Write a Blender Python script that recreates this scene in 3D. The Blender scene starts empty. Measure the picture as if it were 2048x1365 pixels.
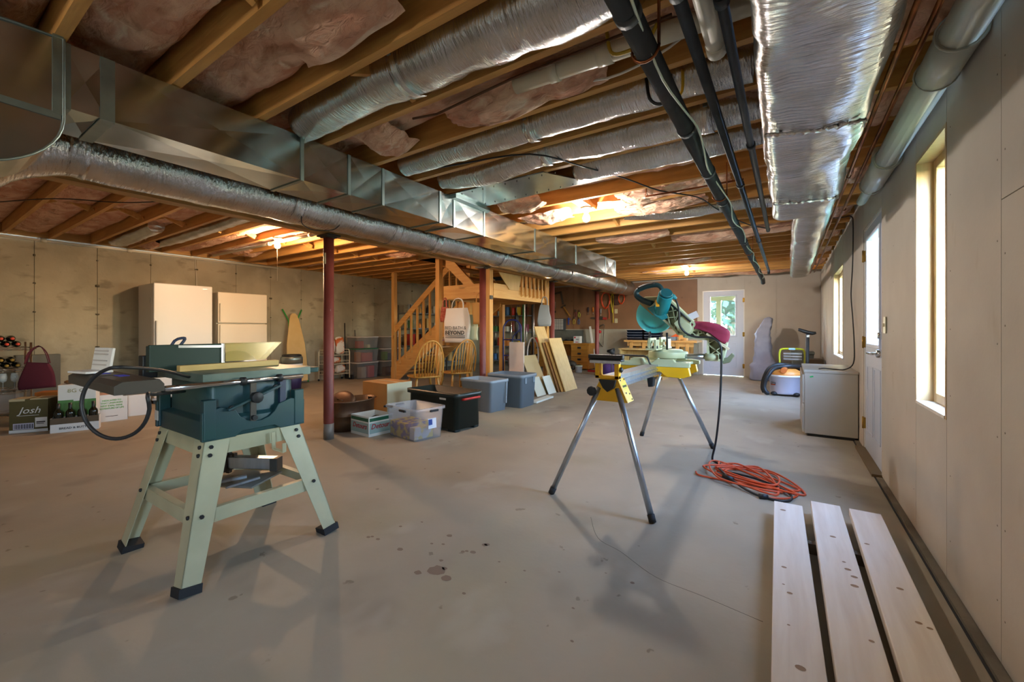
import bpy, math, random
from mathutils import Vector, Matrix, Euler, noise
C = bpy.context.scene.collection
S = bpy.context.scene
rnd = random.Random(7)
pi = math.pi
R = math.radians

# ---------------------------------------------------------------- camera, sky, exposure
cd = bpy.data.cameras.new('camera'); cam = bpy.data.objects.new('camera', cd); C.objects.link(cam)
cam.location = (0, 0, 1.12); cam.rotation_euler = (R(90), 0, R(33.5))
cd.sensor_width = 36; cd.lens = 834 / 2048 * 36; cd.shift_y = -23.5 / 2048; cd.clip_start = 0.05; cd.clip_end = 200
S.camera = cam
w = bpy.data.worlds.new('world'); S.world = w; w.use_nodes = True
wn = w.node_tree; bg = wn.nodes['Background']
sky = wn.nodes.new('ShaderNodeTexSky'); sky.sky_type = 'NISHITA'; sky.sun_disc = False
sky.sun_elevation = R(58); sky.sun_rotation = R(200); sky.air_density = 1.3; sky.ozone_density = 4.0; sky.dust_density = 0.2
wn.links.new(sky.outputs[0], bg.inputs[0]); bg.inputs[1].default_value = 6.8
S.view_settings.view_transform = 'Standard'; S.view_settings.look = 'None'
S.view_settings.exposure = 0.84; S.view_settings.gamma = 1; S.view_settings.use_curve_mapping = False
BULB_WARM = (1.0, .65, .37); BULB_COOL = (1.0, .92, .84)
BULB_L = 1080.0
def portal(x, y, z, sx, sz, rot):
    l = bpy.data.lights.new('portal', 'AREA'); l.shape = 'RECTANGLE'; l.size = sx; l.size_y = sz
    l.cycles.is_portal = True
    o = bpy.data.objects.new('sky_portal', l); C.objects.link(o); o.location = (x, y, z); o.rotation_euler = rot
portal(.80, 2.89, 1.38, .53, 1.33, (R(90), 0, R(90)))
portal(.80, -1.13, 1.38, .53, 1.33, (R(90), 0, R(90)))  # portal of the unseen window added behind the camera
portal(.80, 7.45, 1.35, 1.3, 1.25, (R(90), 0, R(90)))
portal(.80, 4.60, 1.45, .6, .93, (R(90), 0, R(90)))
portal(-1.31, 11.40, 1.45, .55, .95, (R(90), 0, R(180)))

# ---------------------------------------------------------------- materials
def lin(c):
    if isinstance(c, str):
        c = [int(c[i:i+2], 16) / 255 for i in (0, 2, 4)]
    return tuple(x / 12.92 if x < .04045 else ((x + .055) / 1.055) ** 2.4 for x in c[:3]) + (1,)
MATS = {}
def mat(name, col, rough=.6, metal=0, col2=None, ns=6, st=(1, 1, 1), bump=0, bs=40, bst=None, det=4, lo=.35, hi=.65, rvar=0, spec=.5, emit=0, trans=0, alpha=1, spots=None, dist=0, bd=.01):
    """procedural material: base colour mixed by noise (scale ns, per-axis stretch st), bump noise (scale bs)"""
    if name in MATS: return MATS[name]
    m = bpy.data.materials.new(name); MATS[name] = m; m.use_nodes = True
    N = m.node_tree.nodes; L = m.node_tree.links; p = N['Principled BSDF']
    p.inputs['Roughness'].default_value = rough; p.inputs['Metallic'].default_value = metal
    p.inputs['Specular IOR Level'].default_value = spec
    p.inputs['Base Color'].default_value = lin(col); p.inputs['Transmission Weight'].default_value = trans
    p.inputs['Alpha'].default_value = alpha
    if emit:
        p.inputs['Emission Color'].default_value = lin(col); p.inputs['Emission Strength'].default_value = emit
    if not (col2 or bump or rvar or spots): return m
    tc = N.new('ShaderNodeTexCoord')
    def noi(sc, stretch, d=det):
        mp = N.new('ShaderNodeMapping'); mp.inputs['Scale'].default_value = stretch; L.new(tc.outputs['Object'], mp.inputs['Vector'])
        n = N.new('ShaderNodeTexNoise'); n.inputs['Scale'].default_value = sc; n.inputs['Detail'].default_value = d
        n.inputs['Distortion'].default_value = dist
        L.new(mp.outputs[0], n.inputs['Vector']); return n
    def ramp(src, a, b, c0, c1):
        r = N.new('ShaderNodeValToRGB'); r.color_ramp.elements[0].position = a; r.color_ramp.elements[1].position = b
        r.color_ramp.elements[0].color = c0; r.color_ramp.elements[1].color = c1; L.new(src, r.inputs[0]); return r
    out = None
    if col2:
        n = noi(ns, st); r = ramp(n.outputs['Fac'], lo, hi, lin(col), lin(col2)); out = r.outputs[0]
    for sp in (spots or []):          # (colour, scale, stretch, threshold, softness, strength)
        n = noi(sp[1], sp[2], 3); r = ramp(n.outputs['Fac'], sp[3], sp[3] + sp[4], (0, 0, 0, 1), (sp[5],) * 3 + (1,))
        mx = N.new('ShaderNodeMix'); mx.data_type = 'RGBA'; L.new(r.outputs[0], mx.inputs[0])
        if out: L.new(out, mx.inputs[6])
        else: mx.inputs[6].default_value = lin(col)
        mx.inputs[7].default_value = lin(sp[0]); out = mx.outputs[2]
    if out: L.new(out, p.inputs['Base Color'])
    if bump:
        n = noi(bs, bst or st); b = N.new('ShaderNodeBump'); b.inputs['Strength'].default_value = bump; b.inputs['Distance'].default_value = bd
        L.new(n.outputs['Fac'], b.inputs['Height']); L.new(b.outputs[0], p.inputs['Normal'])
    if rvar:
        n = noi(ns * 1.7, st); r = N.new('ShaderNodeMapRange'); r.inputs[3].default_value = max(.03, rough - rvar); r.inputs[4].default_value = rough + rvar
        L.new(n.outputs['Fac'], r.inputs[0]); L.new(r.outputs[0], p.inputs['Roughness'])
    return m
def wood(name, c1, c2, ax, knots=0, rough=.6):
    st = [9, 9, 9]; st['xyz'.index(ax)] = .7
    ks = [7, 7, 7]; ks['xyz'.index(ax)] = 2.2
    sp = [('5a3a1c', 1.0, tuple(ks), .68, .05, knots)] if knots else None
    return mat(name, c1, rough, 0, c2, 3, tuple(st), .15, 9, tuple(st), 5, .3, .7, spots=sp, dist=.4)
def clear(name, col, a, rough=.2):
    """see-through plastic or glass: part transparent, part glossy and diffuse"""
    m = bpy.data.materials.new(name); MATS[name] = m; m.use_nodes = True
    N = m.node_tree.nodes; L = m.node_tree.links; p = N['Principled BSDF']; p.inputs['Base Color'].default_value = lin(col); p.inputs['Roughness'].default_value = rough
    t = N.new('ShaderNodeBsdfTransparent'); x = N.new('ShaderNodeMixShader'); x.inputs[0].default_value = a
    L.new(t.outputs[0], x.inputs[1]); L.new(p.outputs[0], x.inputs[2]); L.new(x.outputs[0], N['Material Output'].inputs[0]); return m

M_floor = mat('concrete_floor', '938876', .58, 0, 'aa9d88', .9, (1, 1, 1), .10, 30, lo=.3, hi=.7, rvar=.10, det=6, spec=.35,
              spots=[('6f685c', 1.6, (1, 1, 1), .60, .12, .45), ('b4ab9a', 2.3, (1, .6, 1), .60, .10, .5), ('5f503f', 9, (1, 1, 1), .70, .02, .55), ('a89f78', .8, (1, .5, 1), .58, .15, .45), ('8d8468', 1.1, (1, 1, 1), .58, .15, .5)])
M_conc = mat('concrete_wall', '8f8570', .85, 0, 'a89c84', 1.6, (1, 1, 1), .25, 25, det=7,
             spots=[('6f6654', 3.0, (1, 1, 2.2), .60, .10, .6), ('55503f', 14, (.7, .7, 1.2), .73, .04, .45), ('b8ab92', 2.0, (1, 1, 1), .62, .1, .5)])
M_dry = mat('drywall', 'b9aea0', .8, 0, 'c1b7a9', 2.5, (1, 1, 1), .05, 60, spots=[('a89b84', 5, (1, 1, .4), .66, .06, .4)])
M_board = mat('brown_hardboard', '7d5a40', .6, 0, '8a6446', 2, (1, 1, 1), .05, 40, spots=[('5d4230', 5, (1, 1, 1), .68, .05, .5)])
M_sub = mat('subfloor', '6e4c28', .8, 0, '8a6436', 3, (1, 1, 1), .1)
JX = wood('joist_wood', 'b58140', 'cf9a54', 'x', .4)
JY = wood('girder_wood', 'a87a40', 'c39655', 'y', .5)
PX = wood('pine_x', 'c98f4c', 'dba964', 'x', .6); PY = wood('pine_y', 'c9954f', 'dcb06c', 'y', .6); PZ = wood('pine_z', 'c48b45', 'd8a45e', 'z', .6)
WIN = wood('window_pine', 'b9986a', 'c8aa7c', 'z', 0, .4)
PLANK = wood('spruce_board', 'dacbbb', 'e8ddd0', 'y', .75)
PLY = wood('plywood_face', 'c09a5c', 'cfac70', 'z', .35)
OAK = wood('golden_oak', '9c6a26', 'b98338', 'z', 0, .35); OAKX = wood('desk_oak', 'a0641f', 'bb7d31', 'x', 0, .4)
M_pink = mat('pink_fibreglass', 'd09a80', .95, 0, 'ecc8ac', 7, (.6, 1, 1), 1.0, 22, (.5, 1, 1), 7, spec=.1, dist=.8, bd=.035, spots=[('9a6c50', 4, (.7, 1.2, 1), .60, .1, .6), ('f2e0c8', 9, (.5, 1, 1), .60, .1, .7)])
M_foil = mat('foil_wrap', 'dcdde0', .17, 1, 'c4c1bc', 5, (1, 1, 1), 1.0, 24, (.3, 2.8, .9), 8, rvar=.06, bd=.011)
M_foilx = mat('foil_wrap_flex', 'dcdde0', .18, 1, 'c4c0ba', 5, (1, 1, 1), 1.0, 24, (3.2, .4, .7), 8, rvar=.06, bd=.011)
M_galv = mat('galvanised_steel', 'c4cccb', .2, 1, 'aeb9b8', 4, (1, 1, 1), .02, 6, rvar=.07)
M_galv2 = mat('galvanised_cleat', '9fb0ae', .4, 1, '8a9a99', 6, rvar=.1)
M_steel = mat('bright_steel', 'c9ccd0', .28, 1); M_chrome = mat('chrome', 'dddfe2', .12, 1)
M_alu = mat('aluminium', 'c4ccd4', .38, 1, 'b2bac4', 8, (4, 4, .4))
M_blackp = mat('black_pipe_cover', '23272b', .55, 0, '2c3136', 8, bump=.1); M_black = mat('black_plastic', '1b1c1e', .5); M_rubber = mat('black_rubber', '202020', .75)
M_pvc = mat('white_pvc', 'd6cfba', .35); M_pvcg = mat('grey_white_pvc', 'b9bbae', .3)
M_copper = mat('copper_pipe', 'a3623c', .35, 1, '6e4630', 7, rvar=.1)
M_red = mat('red_oxide_paint', '6e302a', .5, 0, '7d3a32', 5, spots=[('9a8f88', 11, (1, 1, .6), .74, .03, .8)])
M_white = mat('white_enamel', 'dcd8d2', .35); M_whited = mat('door_white', 'c3c8d6', .5); M_cream = mat('cream_metal', 'd9cdb0', .45)
M_yel = mat('yellow_enamel', 'e8b010', .38, 0, 'dca50c', 4); M_mak = mat('teal_plastic', '15808f', .42); M_guard = clear('teal_clear_guard', '4fd3de', .5, .25)
M_sage = mat('sage_cast', 'b9c0a0', .45, 0, 'adb592', 8); M_sawb = mat('saw_body_green', '1d4741', .42, 0, '203f46', 3); M_navy = mat('dark_navy', '23304a', .45)
M_stand = mat('stand_paint', 'bdb691', .45, 0, 'b0a985', 5, rvar=.08); M_cast = mat('cast_table', '52645c', .45, .2, '64736a', 12)
M_greyd = mat('dark_grey_metal', '4c4740', .5, .3); M_maroon = mat('maroon_cloth', '7a1836', .85, 0, '8a2242', 9, bump=.2, bs=60)
M_cab = mat('putty_enamel', '9f988a', .4, 0, 'a59e90', 2); M_brass = mat('brass', 'a8833c', .35, 1)
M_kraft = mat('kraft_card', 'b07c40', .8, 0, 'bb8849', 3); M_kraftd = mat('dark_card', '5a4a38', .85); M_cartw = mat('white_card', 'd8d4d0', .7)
M_glass = clear('window_glass', 'e8f2f4', .10, .03); M_bin = clear('clear_bin', 'd4d6dc', .30, .3); M_bin2 = clear('clear_tote', 'c4bcb8', .24, .3)
M_amber = clear('guard_clear', 'c8b060', .45, .15)
M_orange = mat('orange_cord', 'd9552b', .5); M_ext_g = mat('lawn', '2c4a24', .9, 0, '3a5c2e', 3)
M_leaf = mat('tree_leaf', '122e1a', .8, 0, '244a2a', 5)

# ---------------------------------------------------------------- mesh helpers
class B:
    def __init__(s, M=None): s.v = []; s.f = []; s.sm = []; s.M = M
    def add(s, vs, fs, smooth=False, M=None):
        k = len(s.v); M = M or s.M
        for p in vs:
            p = Vector(p); s.v.append(M @ p if M else p)
        for f in fs: s.f.append([i + k for i in f]); s.sm.append(smooth)
        return s
    def box(s, x0, y0, z0, x1, y1, z1, M=None):
        vs = [(x, y, z) for z in (z0, z1) for y in (y0, y1) for x in (x0, x1)]
        return s.add(vs, [(0, 2, 3, 1), (4, 5, 7, 6), (0, 1, 5, 4), (2, 6, 7, 3), (0, 4, 6, 2), (1, 3, 7, 5)], False, M)
    def cb(s, c, d, r=(0, 0, 0)):
        M = Matrix.Translation(c) @ Euler([R(a) for a in r]).to_matrix().to_4x4()
        if s.M: M = s.M @ M
        return s.box(-d[0]/2, -d[1]/2, -d[2]/2, d[0]/2, d[1]/2, d[2]/2, M)
    def bar(s, p0, p1, wy, wz, up=(0, 0, 1)):
        """rectangular bar from p0 to p1"""
        p0 = Vector(p0); p1 = Vector(p1); d = (p1 - p0).normalized(); u = Vector(up)
        a = d.cross(u)
        if a.length < 1e-4: a = d.cross(Vector((1, 0, 0)))
        a.normalize(); b = a.cross(d)
        vs = [p + a * (i * wy / 2) + b * (j * wz / 2) for p in (p0, p1) for j in (-1, 1) for i in (-1, 1)]
        return s.add(vs, [(0, 2, 3, 1), (4, 5, 7, 6), (0, 1, 5, 4), (2, 6, 7, 3), (0, 4, 6, 2), (1, 3, 7, 5)])
    def loft(s, loops, c0=True, c1=True, smooth=True, closed=True):
        n = len(loops[0]); vs = [p for l in loops for p in l]; fs = []
        for i in range(len(loops) - 1):
            for j in range(n if closed else n - 1):
                a = i * n + j; b = i * n + (j + 1) % n; fs.append((a, b, b + n, a + n))
        s.add(vs, fs, smooth)
        k = len(s.v) - len(vs)
        if c0: s.f.append([k + i for i in range(n)][::-1]); s.sm.append(False)
        if c1: s.f.append([k + len(vs) - n + i for i in range(n)]); s.sm.append(False)
        return s
    def cyl(s, p0, p1, r0, r1=None, n=14, c0=True, c1=True):
        return s.tube([p0, p1], [r0, r0 if r1 is None else r1], n, caps=(c0, c1))
    def tube(s, pts, r, n=8, sm=0, closed=False, caps=(True, True), flat=1):
        pts = [Vector(p) for p in pts]
        rs = list(r) if isinstance(r, (list, tuple)) else [r] * len(pts)
        if sm:
            q = []; qr = []; N = len(pts)
            for i in range(N if closed else N - 1):
                p0 = pts[(i - 1) % N] if closed or i else pts[0]; p1 = pts[i]; p2 = pts[(i + 1) % N]; p3 = pts[(i + 2) % N] if closed or i + 2 < N else pts[-1]
                for k in range(sm):
                    t = k / sm
                    q.append(.5 * (2*p1 + (p2 - p0)*t + (2*p0 - 5*p1 + 4*p2 - p3)*t*t + (3*p1 - p0 - 3*p2 + p3)*t**3))
                    qr.append(rs[i] * (1 - t) + rs[(i + 1) % N] * t)
            if not closed: q.append(pts[-1]); qr.append(rs[-1])
            pts, rs = q, qr
        N = len(pts); T = []
        for i in range(N):
            a = pts[(i - 1) % N] if closed or i else pts[0]; b = pts[(i + 1) % N] if closed or i < N - 1 else pts[-1]
            d = b - a; T.append(d.normalized() if d.length > 1e-9 else Vector((0, 0, 1)))
        u = T[0].cross(Vector((0, 0, 1)))
        if u.length < .05: u = T[0].cross(Vector((0, 1, 0)))
        u.normalize(); loops = []
        for i in range(N):
            u = u - T[i] * u.dot(T[i]); u.normalize(); w_ = T[i].cross(u)
            loops.append([pts[i] + (u * math.cos(2*pi*k/n) + w_ * math.sin(2*pi*k/n) * flat) * rs[i] for k in range(n)])
        if closed: loops.append(loops[0]); caps = (False, False)
        return s.loft(loops, caps[0], caps[1])
    def lathe(s, prof, c=(0, 0, 0), n=20, axis='z', sx=1, sy=1):
        loops = []
        for (r, z) in prof:
            l = []
            for k in range(n):
                a = 2*pi*k/n; x, y = r*math.cos(a)*sx, r*math.sin(a)*sy
                p = (x, y, z) if axis == 'z' else (z, x, y) if axis == 'x' else (y, z, x)
                l.append((c[0]+p[0], c[1]+p[1], c[2]+p[2]))
            loops.append(l)
        return s.loft(loops)
    def prism(s, poly, ax, a, b):
        f = {'x': lambda p, t: (t, p[0], p[1]), 'y': lambda p, t: (p[0], t, p[1]), 'z': lambda p, t: (p[0], p[1], t)}[ax]
        return s.loft([[f(p, a) for p in poly], [f(p, b) for p in poly]], smooth=False)
    def grid(s, fn, nu, nv, smooth=True):
        vs = [fn(i / nu, j / nv) for j in range(nv + 1) for i in range(nu + 1)]
        return s.add(vs, [(j*(nu+1)+i, j*(nu+1)+i+1, (j+1)*(nu+1)+i+1, (j+1)*(nu+1)+i) for j in range(nv) for i in range(nu)], smooth)
    def sph(s, c, r, n=14, m=9):
        if not isinstance(r, (tuple, list)): r = (r, r, r)
        loops = [[(c[0]+r[0]*math.sin(pi*(i+.02)/(m+.04))*math.cos(2*pi*k/n), c[1]+r[1]*math.sin(pi*(i+.02)/(m+.04))*math.sin(2*pi*k/n), c[2]-r[2]*math.cos(pi*(i+.02)/(m+.04))) for k in range(n)] for i in range(m+1)]
        return s.loft(loops)
    def done(s, name, m, parent=None, bev=0, sub=0):
        me = bpy.data.meshes.new(name); me.from_pydata([tuple(p) for p in s.v], [], s.f); me.validate()
        if len(me.polygons) == len(s.sm): me.polygons.foreach_set('use_smooth', s.sm)
        me.materials.append(m); o = bpy.data.objects.new(name, me); C.objects.link(o)
        if parent: o.parent = parent
        if bev:
            md = o.modifiers.new('bevel', 'BEVEL'); md.width = bev; md.segments = 2; md.limit_method = 'ANGLE'; md.angle_limit = R(35)
        if sub:
            md = o.modifiers.new('sub', 'SUBSURF'); md.levels = sub; md.render_levels = sub
        return o
def rr(hx, hy, r, z, n=4, cx=0, cy=0):
    out = []
    for (sx, sy, a0) in ((1, 1, 0), (-1, 1, 90), (-1, -1, 180), (1, -1, 270)):
        for k in range(n + 1):
            a = R(a0 + 90 * k / n); out.append((cx + sx*(hx - r) + r*math.cos(a), cy + sy*(hy - r) + r*math.sin(a), z))
    return out
def tag(o, label=None, cat=None, group=None, kind=None):
    for k, v in (('label', label), ('category', cat), ('group', group), ('kind', kind)):
        if v: o[k] = v
    return o
def T(name, label, cat, loc=(0, 0, 0), rz=0, group=None):
    o = bpy.data.objects.new(name, None); C.objects.link(o); o.location = loc; o.rotation_euler = (0, 0, R(rz)); o.empty_display_size = .1
    return tag(o, label, cat, group)
def dup(r, loc, rz=None, label=None):
    q = r.copy(); C.objects.link(q); q.location = loc
    if rz is not None: q.rotation_euler = (0, 0, R(rz))
    if label: q['label'] = label
    for ch in list(r.children):
        c2 = ch.copy(); C.objects.link(c2); c2.parent = q
        for g in list(ch.children):
            g2 = g.copy(); C.objects.link(g2); g2.parent = c2
    return q
def text(s, size, loc, rot, m, parent, name='lettering', ext=.0008, shear=0, bold=0, ax='CENTER', sx=1):
    cu = bpy.data.curves.new(name, 'FONT'); cu.body = s; cu.size = size; cu.extrude = ext; cu.align_x = ax; cu.align_y = 'CENTER'; cu.shear = shear; cu.offset = bold; cu.resolution_u = 2
    tmp = bpy.data.objects.new(name, cu); C.objects.link(tmp); me = bpy.data.meshes.new_from_object(tmp); bpy.data.objects.remove(tmp)
    me.name = name; me.materials.clear(); me.materials.append(m); o = bpy.data.objects.new(name, me); C.objects.link(o)
    o.location = loc; o.rotation_euler = [R(a) for a in rot]; o.parent = parent; o.scale = (sx, 1, 1)
    return o
def stuff(o): o['kind'] = 'stuff'; return o
def st(o): o['kind'] = 'structure'; return o
def col(c, rough=.6, **k):
    return mat('paint_' + c + ('_%d' % int(rough*100)), c, rough, **k)
# ================================================================ SETTING
st(B().box(-8.75, -2.7, -.12, .75, 11.35, 0).done('floor', M_floor))
fl = bpy.data.objects['floor']; M_crk = mat('crack_dark', '6a6154', .9); M_stn = mat('stain_brown', '7a6655', .7)
B().tube([(-.98, 2.33, -.0012), (-.85, 2.12, -.0012), (-.7, 2.05, -.0012), (-.5, 1.93, -.0012), (-.3, 1.9, -.0012), (-.08, 1.86, -.0012)], .0022, 5, 6).done('crack', M_crk, fl)
r5 = random.Random(4)
for (x, y, s_) in [(-1.36, 1.42, .035), (-1.28, 1.40, .02), (-1.42, 1.36, .016)] + [(-1.75 + r5.uniform(-.25, .5), 1.62 + r5.uniform(-.2, .18), r5.uniform(.006, .014)) for _ in range(16)] + [(r5.uniform(-1.2, -.3), r5.uniform(1.2, 1.9), r5.uniform(.004, .008)) for _ in range(10)]:
    n = 14; B().add([(x + s_ * (1 + .35 * noise.noise((k * .9, x * 9, y * 9))) * math.cos(2*pi*k/n) * 1.3, y + s_ * (1 + .35 * noise.noise((k * .9 + 5, x * 9, y * 9))) * math.sin(2*pi*k/n), .0007) for k in range(n)], [list(range(n))]).done('stain', M_stn, fl)
tr = st(B().box(.543, -2.6, 0, .551, 11.2, .004).done('trim_1', M_rubber))
# right wall: framed wall with window and door openings, drywall sheets on it
W1 = (2.62, 3.155, .716, 2.045); W_ADDED = (-1.4, -.865, .716, 2.045); D1 = (4.17, 5.08, 0, 2.05); W2 = (6.8, 8.1, .73, 1.97)  # the opening behind the camera is added for foreground daylight
def wall_x(name, x0, x1, ys, ops, z1, m):
    b = B(); cuts = sorted(ops); y = ys[0]
    for (a, c_, z0, zt) in cuts:
        b.box(x0, y, 0, x1, a, z1)
        if z0 > 0: b.box(x0, a, 0, x1, c_, z0)
        b.box(x0, a, zt, x1, c_, z1); y = c_
    b.box(x0, y, 0, x1, ys[1], z1)
    return st(b.done(name, m))
wr = wall_x('wall_right', .602, .75, (-2.7, 11.35), [W1, D1, W2, W_ADDED], 2.62, M_dry)
G = .0018
for (a, b_, z0, z1) in ((-2.6, -1.4, 0, 2.37), (-1.4, -.865, 0, .716), (-1.4, -.865, 2.045, 2.37), (-.865, -.39, 0, 2.37), (-.39, .83, 0, 1.55), (-.39, .83, 1.55, 2.37), (.83, 2.05, 0, 1.55), (.83, 2.05, 1.55, 2.37), (2.05, 2.62, 0, 2.37), (2.62, 3.155, 0, .716), (2.62, 3.155, 2.045, 2.37),
                        (3.155, 4.17, 0, 2.37), (4.17, 5.08, 2.05, 2.37), (5.08, 6.8, 0, 2.37), (6.8, 8.1, 0, .73), (6.8, 8.1, 1.97, 2.37), (8.1, 9.6, 0, 2.37), (9.6, 11.19, 0, 2.37)):
    B().box(.59, a + G, z0 + (G if z0 else .012), .602, b_ - G, z1 - G).done('drywall_panel', M_dry, wr)
sc = B()
for y in (.8, .86, 1.42, 2.02, 2.08, 2.57, 3.2, 3.75, 4.13, 5.9, 8.6):
    for z in (.2, .5, .8, 1.1, 1.4, 1.7, 2.0, 2.25): j = rnd.uniform(-.05, .05); sc.cyl((.5893, y, z + j), (.5905, y, z + j), .0035, n=8)
o = sc.done('screw_heads', col('7d7262'), wr); o['kind'] = 'stuff'
bs = mat('slab_edge_fill', '7c7160', .9, 0, '6a5f4e', 6, bump=.4)
for i, (a, b_) in enumerate(((-2.6, 4.12), (5.12, 11.19))): st(B().box(.556, a, 0, .59, b_, .010).done('baseboard_right' if i == 0 else 'baseboard_right_far', bs))
# far wall
wf = B()
wf.box(-8.75, 11.212, 0, -1.763, 11.35, 2.62).box(-1.763, 11.212, 2.06, -.853, 11.35, 2.62).box(-.853, 11.212, 0, .75, 11.35, 2.62)
wf = st(wf.done('wall_far', M_dry))
for (a, b_, z0, z1) in ((-1.855, -1.763, 0, 2.37), (-1.763, -.853, 2.06, 2.37), (-.853, -.22, 0, 2.37), (-.22, .588, 0, 2.37)):
    B().box(a + G, 11.2, z0 + .01, b_ - G, 11.212, z1).done('drywall_panel', M_dry, wf)
B().box(-8.6, 11.17, 0, -1.86, 11.212, 1.12).done('knee_wall', mat('knee_concrete', 'a39a88', .8, 0, 'b3aa98', 2, bump=.1), wf)
for i in range(6):
    a = -8.6 + i * 1.12; B().box(a + .003, 11.188, 1.125, min(a + 1.12, -1.86) - .003, 11.212, 2.37).done('hardboard_panel', M_board, wf)
# left concrete wall: form panels with joints and tie holes
wl = st(B().box(-8.75, -2.7, 0, -8.612, 11.35, 2.385).done('wall_left', M_conc))
y = -2.6; k = 0
while y < 11.2:
    y2 = min(y + .625, 11.2); e = rnd.uniform(-.0015, .0015)
    B().box(-8.612, y + .003, 0, -8.6 + e, y2 - .003, 2.385).done('panel', M_conc, wl); y = y2
tb = B(); yy = -2.6
while yy < 11:
    for z in (.35, .85, 1.35, 1.75, 2.15): tb.cyl((-8.601, yy, z + rnd.uniform(-.03, .03)), (-8.597, yy, z), rnd.uniform(.012, .026), n=7)
    yy += .625
o = tb.done('form_tie', mat('tie_stain', '5a5344', .9), wl); o['kind'] = 'stuff'
st(B().box(-8.75, -2.75, 0, .75, -2.6, 2.62).done('wall_back', M_dry))
st(B().box(-8.75, -2.7, 2.385, -8.55, 11.35, 2.62).done('trim_2', JY))

# ceiling: subfloor, joists, batts
SW = (-5.6, -4.0, 5.4, 7.25)       # stairwell opening
cb = B()
cb.box(-8.75, -2.75, 2.62, .75, SW[2], 2.66).box(-8.75, SW[3], 2.62, .75, 11.35, 2.66).box(-8.75, SW[2], 2.62, SW[0], SW[3], 2.66).box(SW[1], SW[2], 2.62, .75, SW[3], 2.66)
ce = st(cb.done('ceiling', M_sub))
JS = [.405 + .4155 * k for k in range(-3, 26)]
for y in JS:
    B().box(-3.93, y, 2.38, .6, y + .042, 2.62).done('joist', JX, ce)
    x1 = SW[0] if SW[2] - .1 < y < SW[3] + .05 else -3.90
    B().box(-8.6, y + .042, 2.38, x1, y + .082, 2.62).done('joist', JX, ce)
B().box(SW[0] - .04, SW[2] - .08, 2.38, SW[0], SW[3] + .08, 2.62).done('header', JY, ce)
for (a, b_, c_, d_) in ((SW[0] - .02, SW[2] - .02, SW[1] + .02, SW[2]), (SW[0] - .02, SW[3], SW[1] + .02, SW[3] + .02), (SW[0] - .02, SW[2], SW[0], SW[3]), (SW[1], SW[2], SW[1] + .02, SW[3])):
    B().box(a, b_, 2.385, c_, d_, 4.6).done('stairwell_lining', PLY, ce)
B().box(SW[0] - .02, SW[2] - .02, 4.6, SW[1] + .02, SW[3] + .02, 4.62).done('stairwell_top', M_dry, ce)
DUCTED = {2: 1, 4: 1, 5: 1, 10: 1}
def batt(x0, x1, y0, y1, zb, seed, amp, nu, sag):
    def fn(u, v):
        x = x0 + (x1 - x0) * u; yv = y0 + (y1 - y0) * v; e = math.sin(pi * v) ** .5
        n1 = noise.noise((x * 1.7 + seed, v * 1.5, seed)); n2 = noise.noise((x * 6 + seed, v * 5, seed * 2)); n3 = noise.noise((x * 17, v * 11, seed))
        return (x, yv, zb - e * (sag + amp * n1 + amp * .55 * n2 + amp * .3 * n3))
    return B().grid(fn, nu, 12).done('insulation_batt', M_pink, ce)
for i, y in enumerate(JS[:-1]):
    dct = (i - 3) in DUCTED
    near = y < 3.2
    batt(-3.8, .585, y + .044, y + .413, 2.60 if dct else 2.555 + rnd.uniform(-.01, .02), i * 3.1, .02 if dct else .055, 90 if near else 44, .0 if dct else .075 + (.03 if y < 1.2 else 0))
    x1 = SW[0] - .05 if SW[2] - .2 < y < SW[3] else -3.98
    if y < 8.8: batt(-8.56, x1, y + .086, y + .455, 2.50 + rnd.uniform(-.02, .03), i * 5.7 + 50, .035, 50, .05)
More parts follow.
